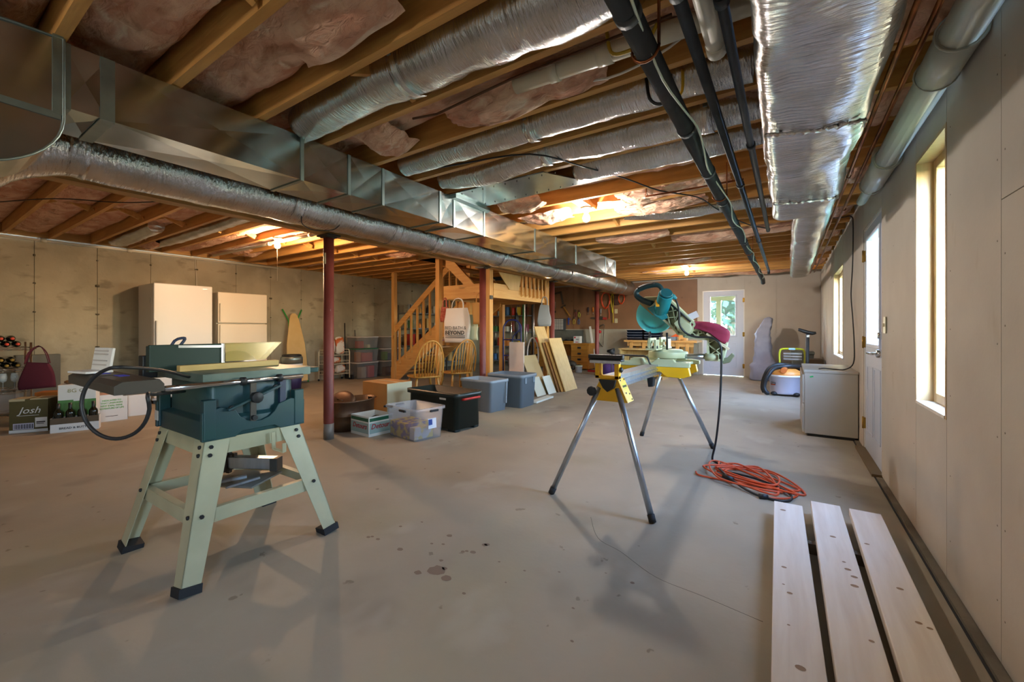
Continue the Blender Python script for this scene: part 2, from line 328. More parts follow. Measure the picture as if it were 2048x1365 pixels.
# hanging tufts and torn facings of insulation
def flap(x, y, z, dx, dy, dz, seed):
    def fn(u, v):
        n = noise.noise((u * 2.2 + seed, v * 2.2, seed)) * .06; n2 = noise.noise((u * 7 + seed, v * 7, 3)) * .022
        return (x + dx * (u - .5) + n * .5, y + dy * (v - .5) + n2, z + dz * math.sin(v * 2.2) * (.4 + .6 * math.sin(pi * min(1, max(0, u + n)))) + n2 + n * .4)
    return B().grid(fn, 26, 10).done('insulation_flap', M_pink, ce)
for q in ((-1.35, 1.93, 2.43, .75, .18, -.11), (-.95, 1.95, 2.43, .4, .2, -.08), (-2.3, 1.9, 2.45, .35, .3, -.1), (-1.62, 1.04, 2.46, .7, .26, -.1), (-1.7, .62, 2.50, .8, .28, -.06),
          (-2.25, 3.55, 2.42, .5, .22, -.12), (-2.25, 4.1, 2.40, .6, .22, -.09), (-1.1, 4.4, 2.42, .9, .2, -.09), (-1.25, 4.15, 2.42, .8, .16, -.06), (-.9, 4.0, 2.43, 1.0, .2, -.05),
          (-.75, 6.1, 2.41, 1.2, .2, -.12), (-.1, 6.1, 2.42, .9, .2, -.1), (-1.8, 5.7, 2.42, 1.0, .2, -.1), (-2.2, 8.0, 2.42, .8, .2, -.06), (-1.5, 8.3, 2.42, .7, .2, -.07), (-2.3, 9.6, 2.42, .9, .2, -.06), (-.4, 10.7, 2.42, 1.4, .25, -.08), (-1.4, 10.7, 2.42, 1.0, .25, -.06),
          (-4.6, 4.9, 2.44, .9, .3, -.12), (-5.4, 4.8, 2.44, .9, .28, -.1), (-8.0, 2.2, 2.44, .7, .25, -.09), (-7.6, 3.4, 2.44, .6, .25, -.09), (-.1, 2.75, 2.46, .5, .3, -.05), (.42, 1.1, 2.46, .3, .36, -.08), (.43, 1.6, 2.45, .3, .34, -.09), (.45, 2.35, 2.45, .25, .3, -.08), (.45, 3.2, 2.44, .26, .3, -.09), (.45, 4.4, 2.44, .26, .34, -.1), (.42, 5.6, 2.44, .3, .34, -.1), (.42, 6.9, 2.43, .3, .3, -.1), (.42, 8.2, 2.43, .3, .34, -.1), (.42, 9.6, 2.42, .3, .34, -.1)):
    flap(*q, rnd.random() * 50)
# bridging between joists
for (x, i) in [(-1.8, k) for k in (3, 5)] + [(-1.8, k) for k in range(11, 28, 2)] + [(-6.3, k) for k in range(4, 16)]:
    y0 = JS[i] + .04; B().bar((x, y0, 2.41), (x + .02, y0 + .365, 2.57), .035, .06).done('bridging', JX, ce)
    B().bar((x + .05, y0, 2.57), (x + .07, y0 + .365, 2.41), .035, .06).done('bridging', JX, ce)
sb = B().box(-3.975, -2.6, 2.08, -3.86, 11.19, 2.38)
sb = st(sb.done('support_beam', JY, None)); sb['label'] = 'long built-up timber girder carrying the joists above the steel columns'
# windows
def window(n, o, mull):
    a, b_, z0, z1 = o; r = bpy.data.objects.new(n, None); C.objects.link(r); st(r)
    B().box(.588, b_ - .018, z0, .70, b_, z1).done('jamb', WIN, r); B().box(.588, a, z0, .70, a + .018, z1).done('jamb', WIN, r)
    B().box(.588, a + .018, z1 - .018, .70, b_ - .018, z1).done('head', WIN, r); B().box(.585, a + .018, z0, .70, b_ - .018, z0 + .015).done('sill', mat('sill_paint', 'd8d0c2', .6, 0, 'e6e0d6', 20), r)
    f = B(); e = .05; A, Z = (a + .018, b_ - .018), (z0 + .015, z1 - .018)
    f.box(.655, A[0], Z[0], .715, A[0] + e, Z[1]).box(.655, A[1] - e, Z[0], .715, A[1], Z[1]).box(.655, A[0] + e, Z[0], .715, A[1] - e, Z[0] + e).box(.655, A[0] + e, Z[1] - e, .715, A[1] - e, Z[1])
    if mull: f.box(.64, (a + b_) / 2 - .05, Z[0], .715, (a + b_) / 2 + .05, Z[1])
    f.done('frame', WIN, r, .004)
    B().box(.69, A[0] + e, Z[0] + e, .694, A[1] - e, Z[1] - e).done('pane', M_glass, r)
    for z in (z0 + .33, z0 + .98) if not mull else ():
        h = B().box(.63, A[0] + .001, z - .035, .657, A[0] + .012, z + .045).done('sash_lock', M_white, r)
        B().bar((.64, A[0] + .008, z - .02), (.60, A[0] + .03, z - .045), .01, .01).done('lever', M_white, h)
    return r
window('window_1', W1, 0); window('window_2', W2, 1); window('window_added', W_ADDED, 0)  # last one is unseen, added behind the camera to let in fill daylight
# door on the right wall (hinged on its far edge)
def doorset(n, M, w_, h, gx, gz, lev):
    """local frame: x across 0..w_, y depth (0 = room face, + outwards), z up"""
    r = bpy.data.objects.new(n, None); C.objects.link(r); st(r); r.matrix_world = M
    f = B().box(-.0, .005, 0, .02, .12, h).box(w_ - .02, .005, 0, w_, .12, h).box(.02, .005, h - .02, w_ - .02, .12, h)
    f.done('frame', M_white, r)
    L_ = B(); y0, y1 = .012, .055
    L_.box(.022, y0, .012, gx[0], y1, h - .022).box(gx[1], y0, .012, w_ - .022, y1, h - .022).box(gx[0], y0, gz[1], gx[1], y1, h - .022).box(gx[0], y0, .012, gx[1], y1, gz[0])
    lf = L_.done('leaf', M_whited, r)
    t = B(); e = .03
    for (a, b_, c_, d_) in ((gx[0] - e, gz[0] - e, gx[0] + .005, gz[1] + e), (gx[1] - .005, gz[0] - e, gx[1] + e, gz[1] + e), (gx[0], gz[0] - e, gx[1], gz[0] + .005), (gx[0], gz[1] - .005, gx[1], gz[1] + e)): t.box(a, y0 - .012, b_, c_, y1 + .01, d_)
    t.done('glazing_bead', M_whited, lf, .006)
    B().box(gx[0], .03, gz[0], gx[1], .036, gz[1]).done('pane', M_glass, lf)
    for (a, b_) in ((gx[0] - .02, (gx[0] + gx[1]) / 2 - .03), ((gx[0] + gx[1]) / 2 + .03, gx[1] + .02)):
        p = B()
        for (x0, z0, x1, z1) in ((a, .2, b_, .215), (a, .78, b_, .795), (a, .2, a + .015, .795), (b_ - .015, .2, b_, .795)): p.box(x0, y0 - .005, z0, x1, y0 + .002, z1)
        p.done('panel_moulding', M_whited, lf, .003)
    for z in (.25, 1.0, h - .25):
        B().box(w_ - .04, -.004, z - .05, w_ + .004, .012, z + .05).cyl((w_ - .02, -.006, z - .055), (w_ - .02, -.006, z + .055), .007).done('hinge', M_brass, r)
    if lev:
        hd = B().lathe([(.001, -.02), (.03, -.02), (.033, 0), (.033, .012)], (.085, .0, .93), 16, 'y').cyl((.085, -.06, .93), (.085, 0, .93), .011).bar((.075, -.058, .93), (.20, -.058, .93), .02, .016)
        hd.done('handle', M_chrome, lf, .003)
        B().lathe([(.001, -.012), (.026, -.012), (.028, .012)], (.085, .0, 1.07), 16, 'y').done('deadbolt', M_chrome, lf)
    else:
        B().sph((.085, -.05, .93), .028).cyl((.085, -.03, .93), (.085, .012, .93), .012).done('handle', M_brass, lf)
    return r
# right wall door: local x runs along +y, room side is -x
doorset('door_1', Matrix(((0, 1, 0, .59), (1, 0, 0, 4.17), (0, 0, 1, 0), (0, 0, 0, 1))), .91, 2.05, (.14, .74), (.99, 1.92), True)
doorset('door_2', Matrix(((1, 0, 0, -1.763), (0, 1, 0, 11.2), (0, 0, 1, 0), (0, 0, 0, 1))), .91, 2.06, (.17, .72), (.97, 1.92), False)
st(B().box(.53, 4.15, 0, .60, 5.10, .02).done('trim_3', mat('threshold', '6d5a3e', .6)))
# ---- outside: lawn, porch, trees
st(B().box(-30, 11.4, -.3, 12, 60, -.2).box(.8, -20, -.3, 40, 11.4, -.2).done('ground_outside', M_ext_g))
pz = wood('porch_wood', '5e5a2a', '6c6632', 'z', 0); px_ = wood('porch_beam_wood', '5e5a2a', '6c6632', 'x', 0)
t = T('porch', 'pale timber porch posts and rail seen through the far door glass', 'porch', (0, 12.9, -.2))
for x in (-3.2, -1.62, .1): B().box(x - .06, 0, 0, x + .06, .12, 2.6).done('post', pz, t)
B().box(-3.4, -.02, 2.12, .3, .14, 2.32).done('beam', px_, t); B().box(-3.4, .02, .85, .3, .08, .95).done('rail', px_, t); B().box(-3.4, -1.5, 2.6, .3, .3, 2.66).done('roof', px_, t)
def tree(x, y, h, r, seed, lab):
    t = T('tree', lab, 'tree', (x, y, -.2), 0, 'trees outside the door and windows')
    B().tube([(0, 0, 0), (.1, 0, h * .5), (0, .1, h * .8)], [.16, .12, .05], 8).done('trunk', mat('bark', '5a4a38', .9), t)
    b = B(); rr_ = random.Random(seed)
    for i in range(800):
        a, q, e = rr_.uniform(0, 2*pi), rr_.random() ** .6, rr_.uniform(-1, 1)
        c_ = Vector((r*q*math.cos(a), r*q*math.sin(a), h*.58 + e*h*.45*(1 - q*.5))); s_ = rr_.uniform(.14, .30)
        d1 = Vector((rr_.uniform(-1, 1), rr_.uniform(-1, 1), rr_.uniform(-1, 1))).normalized(); d2 = d1.cross(Vector((rr_.uniform(-1, 1), .3, rr_.uniform(-1, 1)))).normalized()
        b.add([c_ - d1*s_, c_ + d2*s_*.6, c_ + d1*s_, c_ - d2*s_*.6], [(0, 1, 2, 3)])
    o = b.done('foliage', M_leaf, t); o['kind'] = 'stuff'
tree(-4.3, 18.5, 5.0, 1.6, 1, 'leafy tree left of the post in the far door glass'); tree(-.5, 18.0, 4.6, 1.6, 2, 'leafy tree right of the post in the far door glass'); tree(-3.0, 28.5, 8.5, 3.0, 3, 'tall tree behind the others beyond the far door')
tree(-2.2, 22.5, 6.5, 1.8, 6, 'mid-height tree seen right behind the porch post'); tree(7.5, 9.5, 5.5, 2.2, 4, 'leafy tree outside beyond the right wall door')

# ================================================================ CEILING SERVICES
# main sheet metal duct
d = T('metal_trunk_duct', 'long rectangular galvanised trunk duct under the joists beside the girder', 'duct', (0, 0, 0))
SY = [.433, .577, 1.504, 1.852, 2.153, 2.791, 2.981, 3.447, 4.493, 5.057, 5.699, 6.9, 7.38]
X0, X1, Z0, Z1 = -3.0, -2.63, 2.09, 2.372
for a, b_ in zip(SY, SY[1:]):
    q = B(); e = .010
    def face(p, cpt): q.add(p + [cpt], [(0, 1, 4), (1, 2, 4), (2, 3, 4), (3, 0, 4)])
    m_ = (a + b_) / 2
    face([(X1, a, Z0), (X1, b_, Z0), (X1, b_, Z1), (X1, a, Z1)], (X1 - e, m_, (Z0 + Z1) / 2)); face([(X0, a, Z0), (X0, b_, Z0), (X1, b_, Z0), (X1, a, Z0)][::-1], ((X0 + X1) / 2, m_, Z0 + e))
    face([(X0, b_, Z0), (X0, a, Z0), (X0, a, Z1), (X0, b_, Z1)], (X0 + e, m_, (Z0 + Z1) / 2)); q.box(X0, a, Z1 - .002, X1, b_, Z1)
    if b_ == 7.38: q.box(X0, b_ - .003, Z0, X1, b_, Z1)
    q.done('duct_section', M_galv, d)
for i, y in enumerate(SY):
    w_ = .05 if i < 2 else .022; e = .006
    B().box(X0 - e, y - w_/2, Z0 - e, X1 + e, y + w_/2, Z0).box(X1, y - w_/2, Z0, X1 + e, y + w_/2, Z1).box(X0 - e, y - w_/2, Z0, X0, y + w_/2, Z1).done('drive_cleat', M_galv2, d)
# radius elbow where the trunk turns down, left of the frame
ol = [(.433, 2.372), (.433, 2.02)] + [(.10 + .333 * math.cos(R(-a)), 2.03 + .27 * math.sin(R(-a))) for a in range(10, 100, 8)] + [(-.55, 1.76), (-.55, 2.25), (-.2, 2.30), (.08, 2.335), (.28, 2.362)]
e = T('duct_elbow', 'rounded galvanised sheet metal elbow at the near end of the trunk duct', 'duct', (0, 0, 0))
B().prism(ol, 'x', -3.0, -2.612).done('body', M_galv, e); B().bar((-2.608, .425, 2.035), (-2.608, -.5, 2.06), .028, .004, (1, 0, 0)).done('seam_strip', M_galv2, e)
B().tube([(-2.607, y, z) for (y, z) in ol], .006, 6, closed=True).done('standing_seam', M_galv2, e); B().box(-2.613, .40, 2.04, -2.604, .433, 2.38).done('seam_strip', M_galv2, e)
# side branch: sheet metal pan
p = T('panned_joist_duct', 'flat galvanised pan under the joists branching off the trunk duct near the bulb', 'duct')
B().prism([(-2.63, 2.90), (-1.62, 2.90), (-1.40, 3.30), (-2.63, 3.38)], 'z', 2.366, 2.376).done('pan', M_galv, p)
B().prism([(-2.64, 2.93), (-2.56, 2.93), (-2.56, 3.46), (-2.64, 3.52)], 'z', 2.34, 2.372).done('collar', M_galv2, p)
b = B()
for i in range(9): b.sph((-2.5 + i * .12, 2.945, 2.364), .006, 6, 4).sph((-2.5 + i * .12, 3.30 - i * .003, 2.364), .006, 6, 4)
o = b.done('screw_heads', M_greyd, p); o['kind'] = 'stuff'
# foil flex duct generator
def foil_tube(b, pts, r, seed, n=22, step=.05, amp=.012, caps=(True, True)):
    P_ = [Vector(q) for q in pts]; dense = []; N = len(P_)
    for i in range(N - 1):
        p0, p1, p2, p3 = P_[max(0, i-1)], P_[i], P_[i+1], P_[min(N-1, i+2)]; k = max(2, int((p2 - p1).length / step))
        for j in range(k):
            t = j / k; dense.append((.5*(2*p1 + (p2-p0)*t + (2*p0-5*p1+4*p2-p3)*t*t + (p3-p0+3*p1-3*p2)*t**3), (r[i]*(1-t) + r[i+1]*t) if isinstance(r, list) else r))
    dense.append((P_[-1], r[-1] if isinstance(r, list) else r))
    loops = []; u = None
    for i, (c_, rad) in enumerate(dense):
        t = (dense[min(i+1, len(dense)-1)][0] - dense[max(i-1, 0)][0]).normalized()
        if u is None:
            u = t.cross(Vector((0, 0, 1)))
            if u.length < .1: u = t.cross(Vector((0, 1, 0)))
        u = (u - t * u.dot(t)).normalized(); w_ = t.cross(u); l = []
        for k in range(n):
            a = 2*pi*k/n; q = rad * (1 + amp / .15 * (noise.noise((i * .35 + seed, math.cos(a) * 1.6, math.sin(a) * 1.6)) + .6 * noise.noise((i * 1.1 + seed, math.cos(a) * 4, math.sin(a) * 4 + 9))))
            l.append(c_ + u * math.cos(a) * q + w_ * math.sin(a) * q)
        loops.append(l)
    return b.loft(loops, *caps)
f1 = T('round_foil_duct', 'long round foil-wrapped duct running between girder and trunk duct', 'duct')
b = B(); foil_tube(b, [(-3.42, -.55, 1.55), (-3.45, -.2, 1.72), (-3.5, .12, 1.96), (-3.5, .5, 2.17), (-3.5, 1.2, 2.19), (-3.5, 6, 2.2), (-3.52, 10.9, 2.2)], [.2, .2, .2, .175, .172, .172, .185], 3, 24, .07, .012); b.done('wrap', M_foil, f1)
for y in (.62, 1.9, 2.95, 3.55, 4.9, 5.55, 6.5, 7.1, 8.4, 9.5, 10.2):
    q = B(); foil_tube(q, [(-3.5, y - .045, 2.197), (-3.5, y, 2.197), (-3.5, y + .045, 2.197)], .181, y * 9, 24, .02, .014); q.done('tape_band', M_foil, f1)
# flex branches in the joist bays
def flex(name, lab, pts, r, bands):
    t = T(name, lab, 'duct', group=None); q = B(); foil_tube(q, pts, r, pts[0][1] * 7, 20, .05, .014); q.done('wrap', M_foilx, t)
    for i in bands:
        p = Vector(pts[i]); rr_ = r[i] if isinstance(r, list) else r
        B().tube([p + Vector((-.03, 0, .0)), p + Vector((.03, 0, 0))], rr_ + .012, 20).done('joint_band', M_foilx, t)
        B().box(p.x - .012, p.y - rr_ - .014, p.z - .02, p.x + .012, p.y - rr_ - .006, p.z + .16).done('hanger_strap', M_galv2, t)
flex('foil_branch_duct', 'widest foil branch duct in the joist bay nearest the trunk elbow', [(-2.62, 1.505, 2.44), (-2.4, 1.505, 2.475), (-1.95, 1.505, 2.49), (-1.62, 1.505, 2.475), (-1.2, 1.505, 2.485), (-.75, 1.505, 2.47), (-.45, 1.505, 2.45)], [.10, .125, .13, .135, .15, .16, .13], [3])
flex('foil_branch_duct', 'slim foil branch duct in the bay behind the white plastic pipe', [(-2.58, 2.335, 2.44), (-1.9, 2.335, 2.455), (-1.38, 2.335, 2.455), (-.8, 2.335, 2.46), (-.3, 2.335, 2.45), (-.12, 2.34, 2.42)], [.08, .10, .10, .11, .11, .09], [2])
flex('foil_branch_duct', 'sagging foil branch duct in the bay before the metal pan', [(-2.55, 2.75, 2.45), (-2.05, 2.75, 2.415), (-1.5, 2.75, 2.46), (-.95, 2.75, 2.45), (-.4, 2.75, 2.43), (-.12, 2.75, 2.40)], [.08, .105, .10, .125, .11, .08], [2, 4])
flex('foil_branch_duct', 'crumpled foil branch duct beyond the metal pan beside the lit bulb', [(-1.45, 3.16, 2.46), (-1.1, 3.16, 2.46), (-.5, 3.16, 2.45), (-.12, 3.16, 2.42)], [.11, .14, .13, .09], [])
flex('foil_branch_duct', 'grey foil branch duct sagging beyond the lit bulb', [(-1.6, 4.82, 2.46), (-1.0, 4.82, 2.42), (-.4, 4.82, 2.43), (-.1, 4.82, 2.38)], [.05, .09, .09, .06], [])
flex('foil_branch_duct', 'pale flex duct in the left bay above the concrete wall', [(-6.6, 1.9, 2.42), (-7.2, 1.9, 2.42), (-7.9, 1.9, 2.41), (-8.4, 1.92, 2.45)], [.09, .10, .10, .08], [])
flex('foil_branch_duct', 'pale flex duct in the left bay near the lit warm bulb', [(-5.0, 2.31, 2.43), (-6.2, 2.31, 2.42), (-7.2, 2.31, 2.42), (-8.4, 2.31, 2.44)], [.07, .08, .08, .07], [])
# big insulated rectangular duct on the right
t = T('insulated_supply_duct', 'large rectangular foil-wrapped duct hanging along the right side of the ceiling', 'duct')
def foilbox(ys, prof, seed, caps=(True, True)):
    loops = []
    for i in range(int((ys[1] - ys[0]) / .06) + 1):
        y = ys[0] + i * .06; l = []
        for (x, z, _) in rr((prof[1] - prof[0]) / 2, (prof[3] - prof[2]) / 2, .055, 0, 5, (prof[0] + prof[1]) / 2, (prof[2] + prof[3]) / 2):
            pass
        base = rr((prof[1] - prof[0]) / 2, (prof[3] - prof[2]) / 2, .055, 0, 5); P2 = []
        for a, b_ in zip(base, base[1:] + base[:1]):
            m_ = max(1, int(math.dist(a, b_) / .045))
            for k in range(m_): P2.append((a[0] + (b_[0] - a[0]) * k / m_, a[1] + (b_[1] - a[1]) * k / m_))
        cx, cz = (prof[0] + prof[1]) / 2, (prof[2] + prof[3]) / 2
        for (x, z) in P2:
            n = .012 * noise.noise((x * 5 + seed, y * 2.2, z * 5)) + .006 * noise.noise((x * 16, y * 9 + seed, z * 16)); pinch = -.012 * max(0, 1 - abs(((y + .25) % 1.22) - .61) / .06)
            s_ = 1 + (n + pinch) / .15; sag = -.014 * (1 - (x / (prof[1] - prof[0]) * 2) ** 2) if z < 0 else 0
            l.append((cx + x * s_, y, cz + z * s_ + sag))
        loops.append(l)
    return B().loft(loops, *caps)
foilbox((-.9, 4.06), (-.10, .285, 2.0, 2.34), 2).done('wide_section', M_foil, t); foilbox((4.0, 8.7), (.03, .295, 2.02, 2.33), 5).done('narrow_section', M_foil, t)
for y in (.97, 2.19, 3.41): B().tube([(-.088 + .36 * k / 30, y + .06 * k / 30 + .022 * noise.noise((k * .7, y, 1)), 1.990 - .012 * math.sin(pi * k / 30) + .006 * noise.noise((k * .9, y, 5))) for k in range(31)], [.010 + .006 * noise.noise((k * .6, y, 9)) for k in range(31)], 7).done('seam_tape', M_foil, t)
# pipes
def pipe(name, lab, cat, pts, r, m, collars=(), cr=1.25, cm=None, n=14, sm=0):
    t = T(name, lab, cat); B().tube(pts, r, n, sm).done('run', m, t)
    for (a, b_) in collars: B().cyl(a, b_, r * cr, n=n).done('coupling', cm or m, t)
    return t
yc = (1.35, 2.3, 3.0, 3.75, 4.6, 5.6, 7.0, 8.6)
pt = pipe('insulated_black_pipe', 'thickest black-sleeved pipe hanging diagonally across the view with a taped wire', 'pipe', [(-.44, -.6, 2.16), (-.44, 10.2, 2.16), (-.44, 10.3, 2.10)], .041, M_blackp, [((-.44, y - .02, 2.16), (-.44, y + .02, 2.16)) for y in yc], 1.10, M_blackp)
B().tube([(-.40 + .02 * math.sin(i * 1.3), .6 + i * .28, 2.125 + .012 * math.cos(i * 2.1)) for i in range(34)], .005, 5, 3).done('taped_wire', col('c9d2c0'), pt)
for y in (1.56, 3.58, 6.4): B().tube([(-.44 + .05 * math.cos(a), y, 2.16 + .05 * math.sin(a)) for a in [pi * k / 8 for k in range(8, 17)]], .006, 5).box(-.395, y - .01, 2.16, -.388, y + .01, 2.40).box(-.492, y - .01, 2.16, -.485, y + .01, 2.40).done('pipe_hanger', M_copper, pt)
pipe('thin_black_pipe', 'medium black pipe between the thick black pipe and the slimmest one', 'pipe', [(-.313, -.6, 2.26), (-.313, 9.5, 2.26), (-.313, 9.52, 2.20)], .023, M_blackp, [((-.313, y, 2.26), (-.313, y + .05, 2.26)) for y in (1.45, 3.7, 6.2)], 1.3)
pipe('thin_black_pipe', 'slimmest black pipe next to the foil supply duct', 'pipe', [(-.195, -.6, 2.28), (-.195, 5.75, 2.28)], .02, M_blackp, [((-.195, y, 2.28), (-.195, y + .05, 2.28)) for y in (1.6, 3.0)], 1.3)
pipe('copper_pipe', 'dull copper pipe nearest the foil supply duct', 'pipe', [(.39, -.6, 2.30), (.385, 10.8, 2.30)], .011, M_copper, [((.39, y, 2.30), (.39, y + .04, 2.30)) for y in (1.2, 4.1)], 1.35)
pipe('copper_pipe', 'bright copper pipe nearest the right wall', 'pipe', [(.46, -.6, 2.30), (.45, 10.6, 2.30)], .011, M_copper, [((.46, y, 2.30), (.46, y + .04, 2.30)) for y in (1.9, 5.2)], 1.35)
pv = pipe('white_drain_pipe', 'fat white drain pipe along the top of the right wall', 'pipe', [(.515, -.6, 2.17), (.515, 4.0, 2.19)], .06, M_pvcg, [((.515, 2.12, 2.18), (.515, 2.42, 2.181)), ((.515, 3.45, 2.188), (.515, 4.02, 2.19))], 1.13)
B().tube([(.515, 4.0, 2.19), (.515, 4.55, 2.195)], .034, 12).done('reducer_run', M_pvcg, pv); B().cyl((.515, 3.72, 2.19), (.525, 3.70, 2.34), .05).done('branch_fitting', M_pvcg, pv)
for y in (2.12, 2.42, 3.45, 4.02): B().tube([(.515 + .071 * math.cos(2*pi*k/18), y, 2.184 + .071 * math.sin(2*pi*k/18)) for k in range(18)], .004, 5, closed=True).done('coupling_rim', M_pvcg, pv)
pipe('white_cross_pipe', 'white plastic pipe crossing the joist bay above the black pipes', 'pipe', [(-1.2, 1.85, 2.41), (-.05, 1.9, 2.41)], .043, M_pvc, [((-.75, 1.868, 2.41), (-.68, 1.872, 2.41)), ((-1.0, 1.858, 2.41), (-.95, 1.86, 2.41))], 1.14)
pipe('white_stub_pipe', 'short white plastic pipe ending in a cap between the thin black pipes', 'pipe', [(-.255, .5, 2.32), (-.255, 1.97, 2.32)], .036, M_pvc, [((-.255, 1.93, 2.32), (-.255, 1.99, 2.32))], 1.12)
pipe('wall_top_pipe', 'long pale pipe along the top of the concrete wall', 'pipe', [(-8.572, -1.2, 2.353), (-8.572, 4.4, 2.353)], .024, M_pvc, [((-8.572, y, 2.353), (-8.572, y + .06, 2.353)) for y in (1.2, 2.1)], 1.2)
pipe('white_cross_pipe', 'white plastic pipe along a left bay joist near the warm bulb', 'pipe', [(-8.3, 3.17, 2.40), (-4.1, 3.12, 2.36)], .024, M_pvc, [((-6.4, 3.15, 2.38), (-6.34, 3.15, 2.38)), ((-5.3, 3.135, 2.37), (-5.24, 3.135, 2.37))], 1.2)
pipe('copper_loop', 'small copper loop of pipe under a joist beyond the metal pan', 'pipe', [(-1.08, 3.86, 2.42), (-1.08, 3.84, 2.33), (-.75, 3.86, 2.335), (-.3, 3.86, 2.34)], .008, M_copper, n=8)
pipe('thin_conduit', 'thin brown line along the joist face in the flap bay', 'pipe', [(-1.9, 1.78, 2.40), (-1.72, 1.80, 2.385), (-1.2, 1.79, 2.41), (-.4, 1.8, 2.42)], .007, col('5b3d26'), n=7)
def wire(name, lab, pts, r, m, sm=4): return tag(B().tube(pts, r, 6, sm).done(name, m), lab, 'cable')
wire('black_cable', 'black cable draped under the joists from trunk duct to black pipe', [(-2.55, 2.42, 2.41), (-2.1, 2.44, 2.385), (-1.53, 2.54, 2.365), (-1.3, 2.95, 2.36), (-1.12, 3.38, 2.365), (-.95, 3.8, 2.35), (-.71, 4.24, 2.365), (-.62, 4.7, 2.36), (-.5, 5.1, 2.33), (-.36, 5.7, 2.355), (-.1, 6.2, 2.36)], .006, M_black)
wire('black_cable', 'black cable strung across the left joist bays', [(-6.6, .55, 2.36), (-5.85, .91, 2.37), (-5.5, 1.26, 2.365), (-5.15, 1.47, 2.365), (-4.5, 1.75, 2.37), (-4.0, 2.0, 2.375)], .005, M_black)
wire('black_cable', 'thin black loop of cable dangling from the round foil duct', [(-3.33, 1.9, 2.05), (-3.36, 1.93, 1.99), (-3.38, 2.05, 1.97), (-3.36, 2.2, 2.0), (-3.33, 2.25, 2.05)], .004, M_black)
wire('white_cable', 'white cable looping in the bay beside the white plastic pipe', [(-1.0, 1.95, 2.41), (-.75, 2.0, 2.375), (-.5, 1.98, 2.39), (-.35, 1.95, 2.43)], .006, col('d8d2c4'))
wire('black_cable', 'black cable hook around the slim foil branch duct', [(-.62, 2.21, 2.46), (-.60, 2.20, 2.32), (-.55, 2.21, 2.28), (-.50, 2.21, 2.31), (-.5, 2.22, 2.42)], .009, M_black)
wire('yellow_cable', 'yellow cable hook around the slim foil branch duct', [(-.56, 2.20, 2.46), (-.53, 2.19, 2.32), (-.48, 2.2, 2.285), (-.44, 2.2, 2.31), (-.44, 2.21, 2.42)], .008, col('c9a21e'))
wire('yellow_cable', 'yellow and black cable hook around the white cross pipe', [(-.68, 1.80, 2.46), (-.66, 1.80, 2.36), (-.60, 1.805, 2.34), (-.5, 1.81, 2.36), (-.45, 1.81, 2.44)], .008, col('b99a2a'))
wire('black_cable', 'black cord hanging down the right wall onto the putty metal cabinet', [(.42, 5.9, 2.37), (.5, 5.75, 2.335), (.553, 5.6, 2.30), (.565, 5.58, 2.2), (.565, 5.62, 1.8), (.565, 5.75, 1.5), (.565, 5.62, 1.25), (.55, 5.35, .98), (.545, 5.36, .78), (.49, 5.5, .704), (.40, 5.5, .702), (.32, 5.45, .71), (.27, 5.46, .703)], .006, M_black, 5)
# bare bulbs
bl = bpy.data.materials.new('bulb_glow'); 
def bulb_mat(n, c_, L_):
    m = bpy.data.materials.new(n); m.use_nodes = True; N = m.node_tree.nodes; e = N.new('ShaderNodeEmission'); e.inputs[0].default_value = (*c_, 1); e.inputs[1].default_value = L_
    m.node_tree.links.new(e.outputs[0], N['Material Output'].inputs[0]); return m
def bulb(x, y, m, lab, chain):
    t = T('ceiling_bulb', lab, 'light bulb', (x, y, 2.38), 0, 'bare bulbs on the joists')
    B().lathe([(.001, -.001), (.058, -.001), (.058, -.014), (.04, -.03), (.026, -.05), (.001, -.05)], n=18).done('lampholder', M_white, t)
    B().lathe([(.001, -.05), (.014, -.052), (.018, -.068), (.032, -.092), (.036, -.112), (.030, -.134), (.016, -.147), (.001, -.15)], n=18).done('bulb', m, t)
    if chain: B().tube([(.03, -.02, -.04), (.035, -.02, -.6)], .0025, 5).done('pull_chain', M_cream, t)
bw = bulb_mat('bulb_warm', BULB_WARM, BULB_L); bc = bulb_mat('bulb_cool', BULB_COOL, BULB_L * .7)
bulb(-1.74, 4.02, bc, 'glowing white bulb nearest the camera, between pan and black pipes', False)
bulb(-1.73, 9.1, bc, 'glowing white bulb farthest away, above the far door', False)
bulb(-1.73, -1.06, bulb_mat('bulb_added_fill', BULB_COOL, BULB_L * .28), 'dim white bulb added unseen behind the viewpoint to fill the foreground', False)  # unseen bulb, added to brighten the foreground and near ceiling
for (y0, y1, yb) in ((3.773, 4.142, 4.02), (8.757, 9.128, 9.0)): B().box(-1.79, y0, 2.381, -1.68, y1, 2.42).done('mounting_block', JX, ce)
bulb(-5.85, 3.0, bw, 'glowing warm bulb with pull chain in the left bay', True)
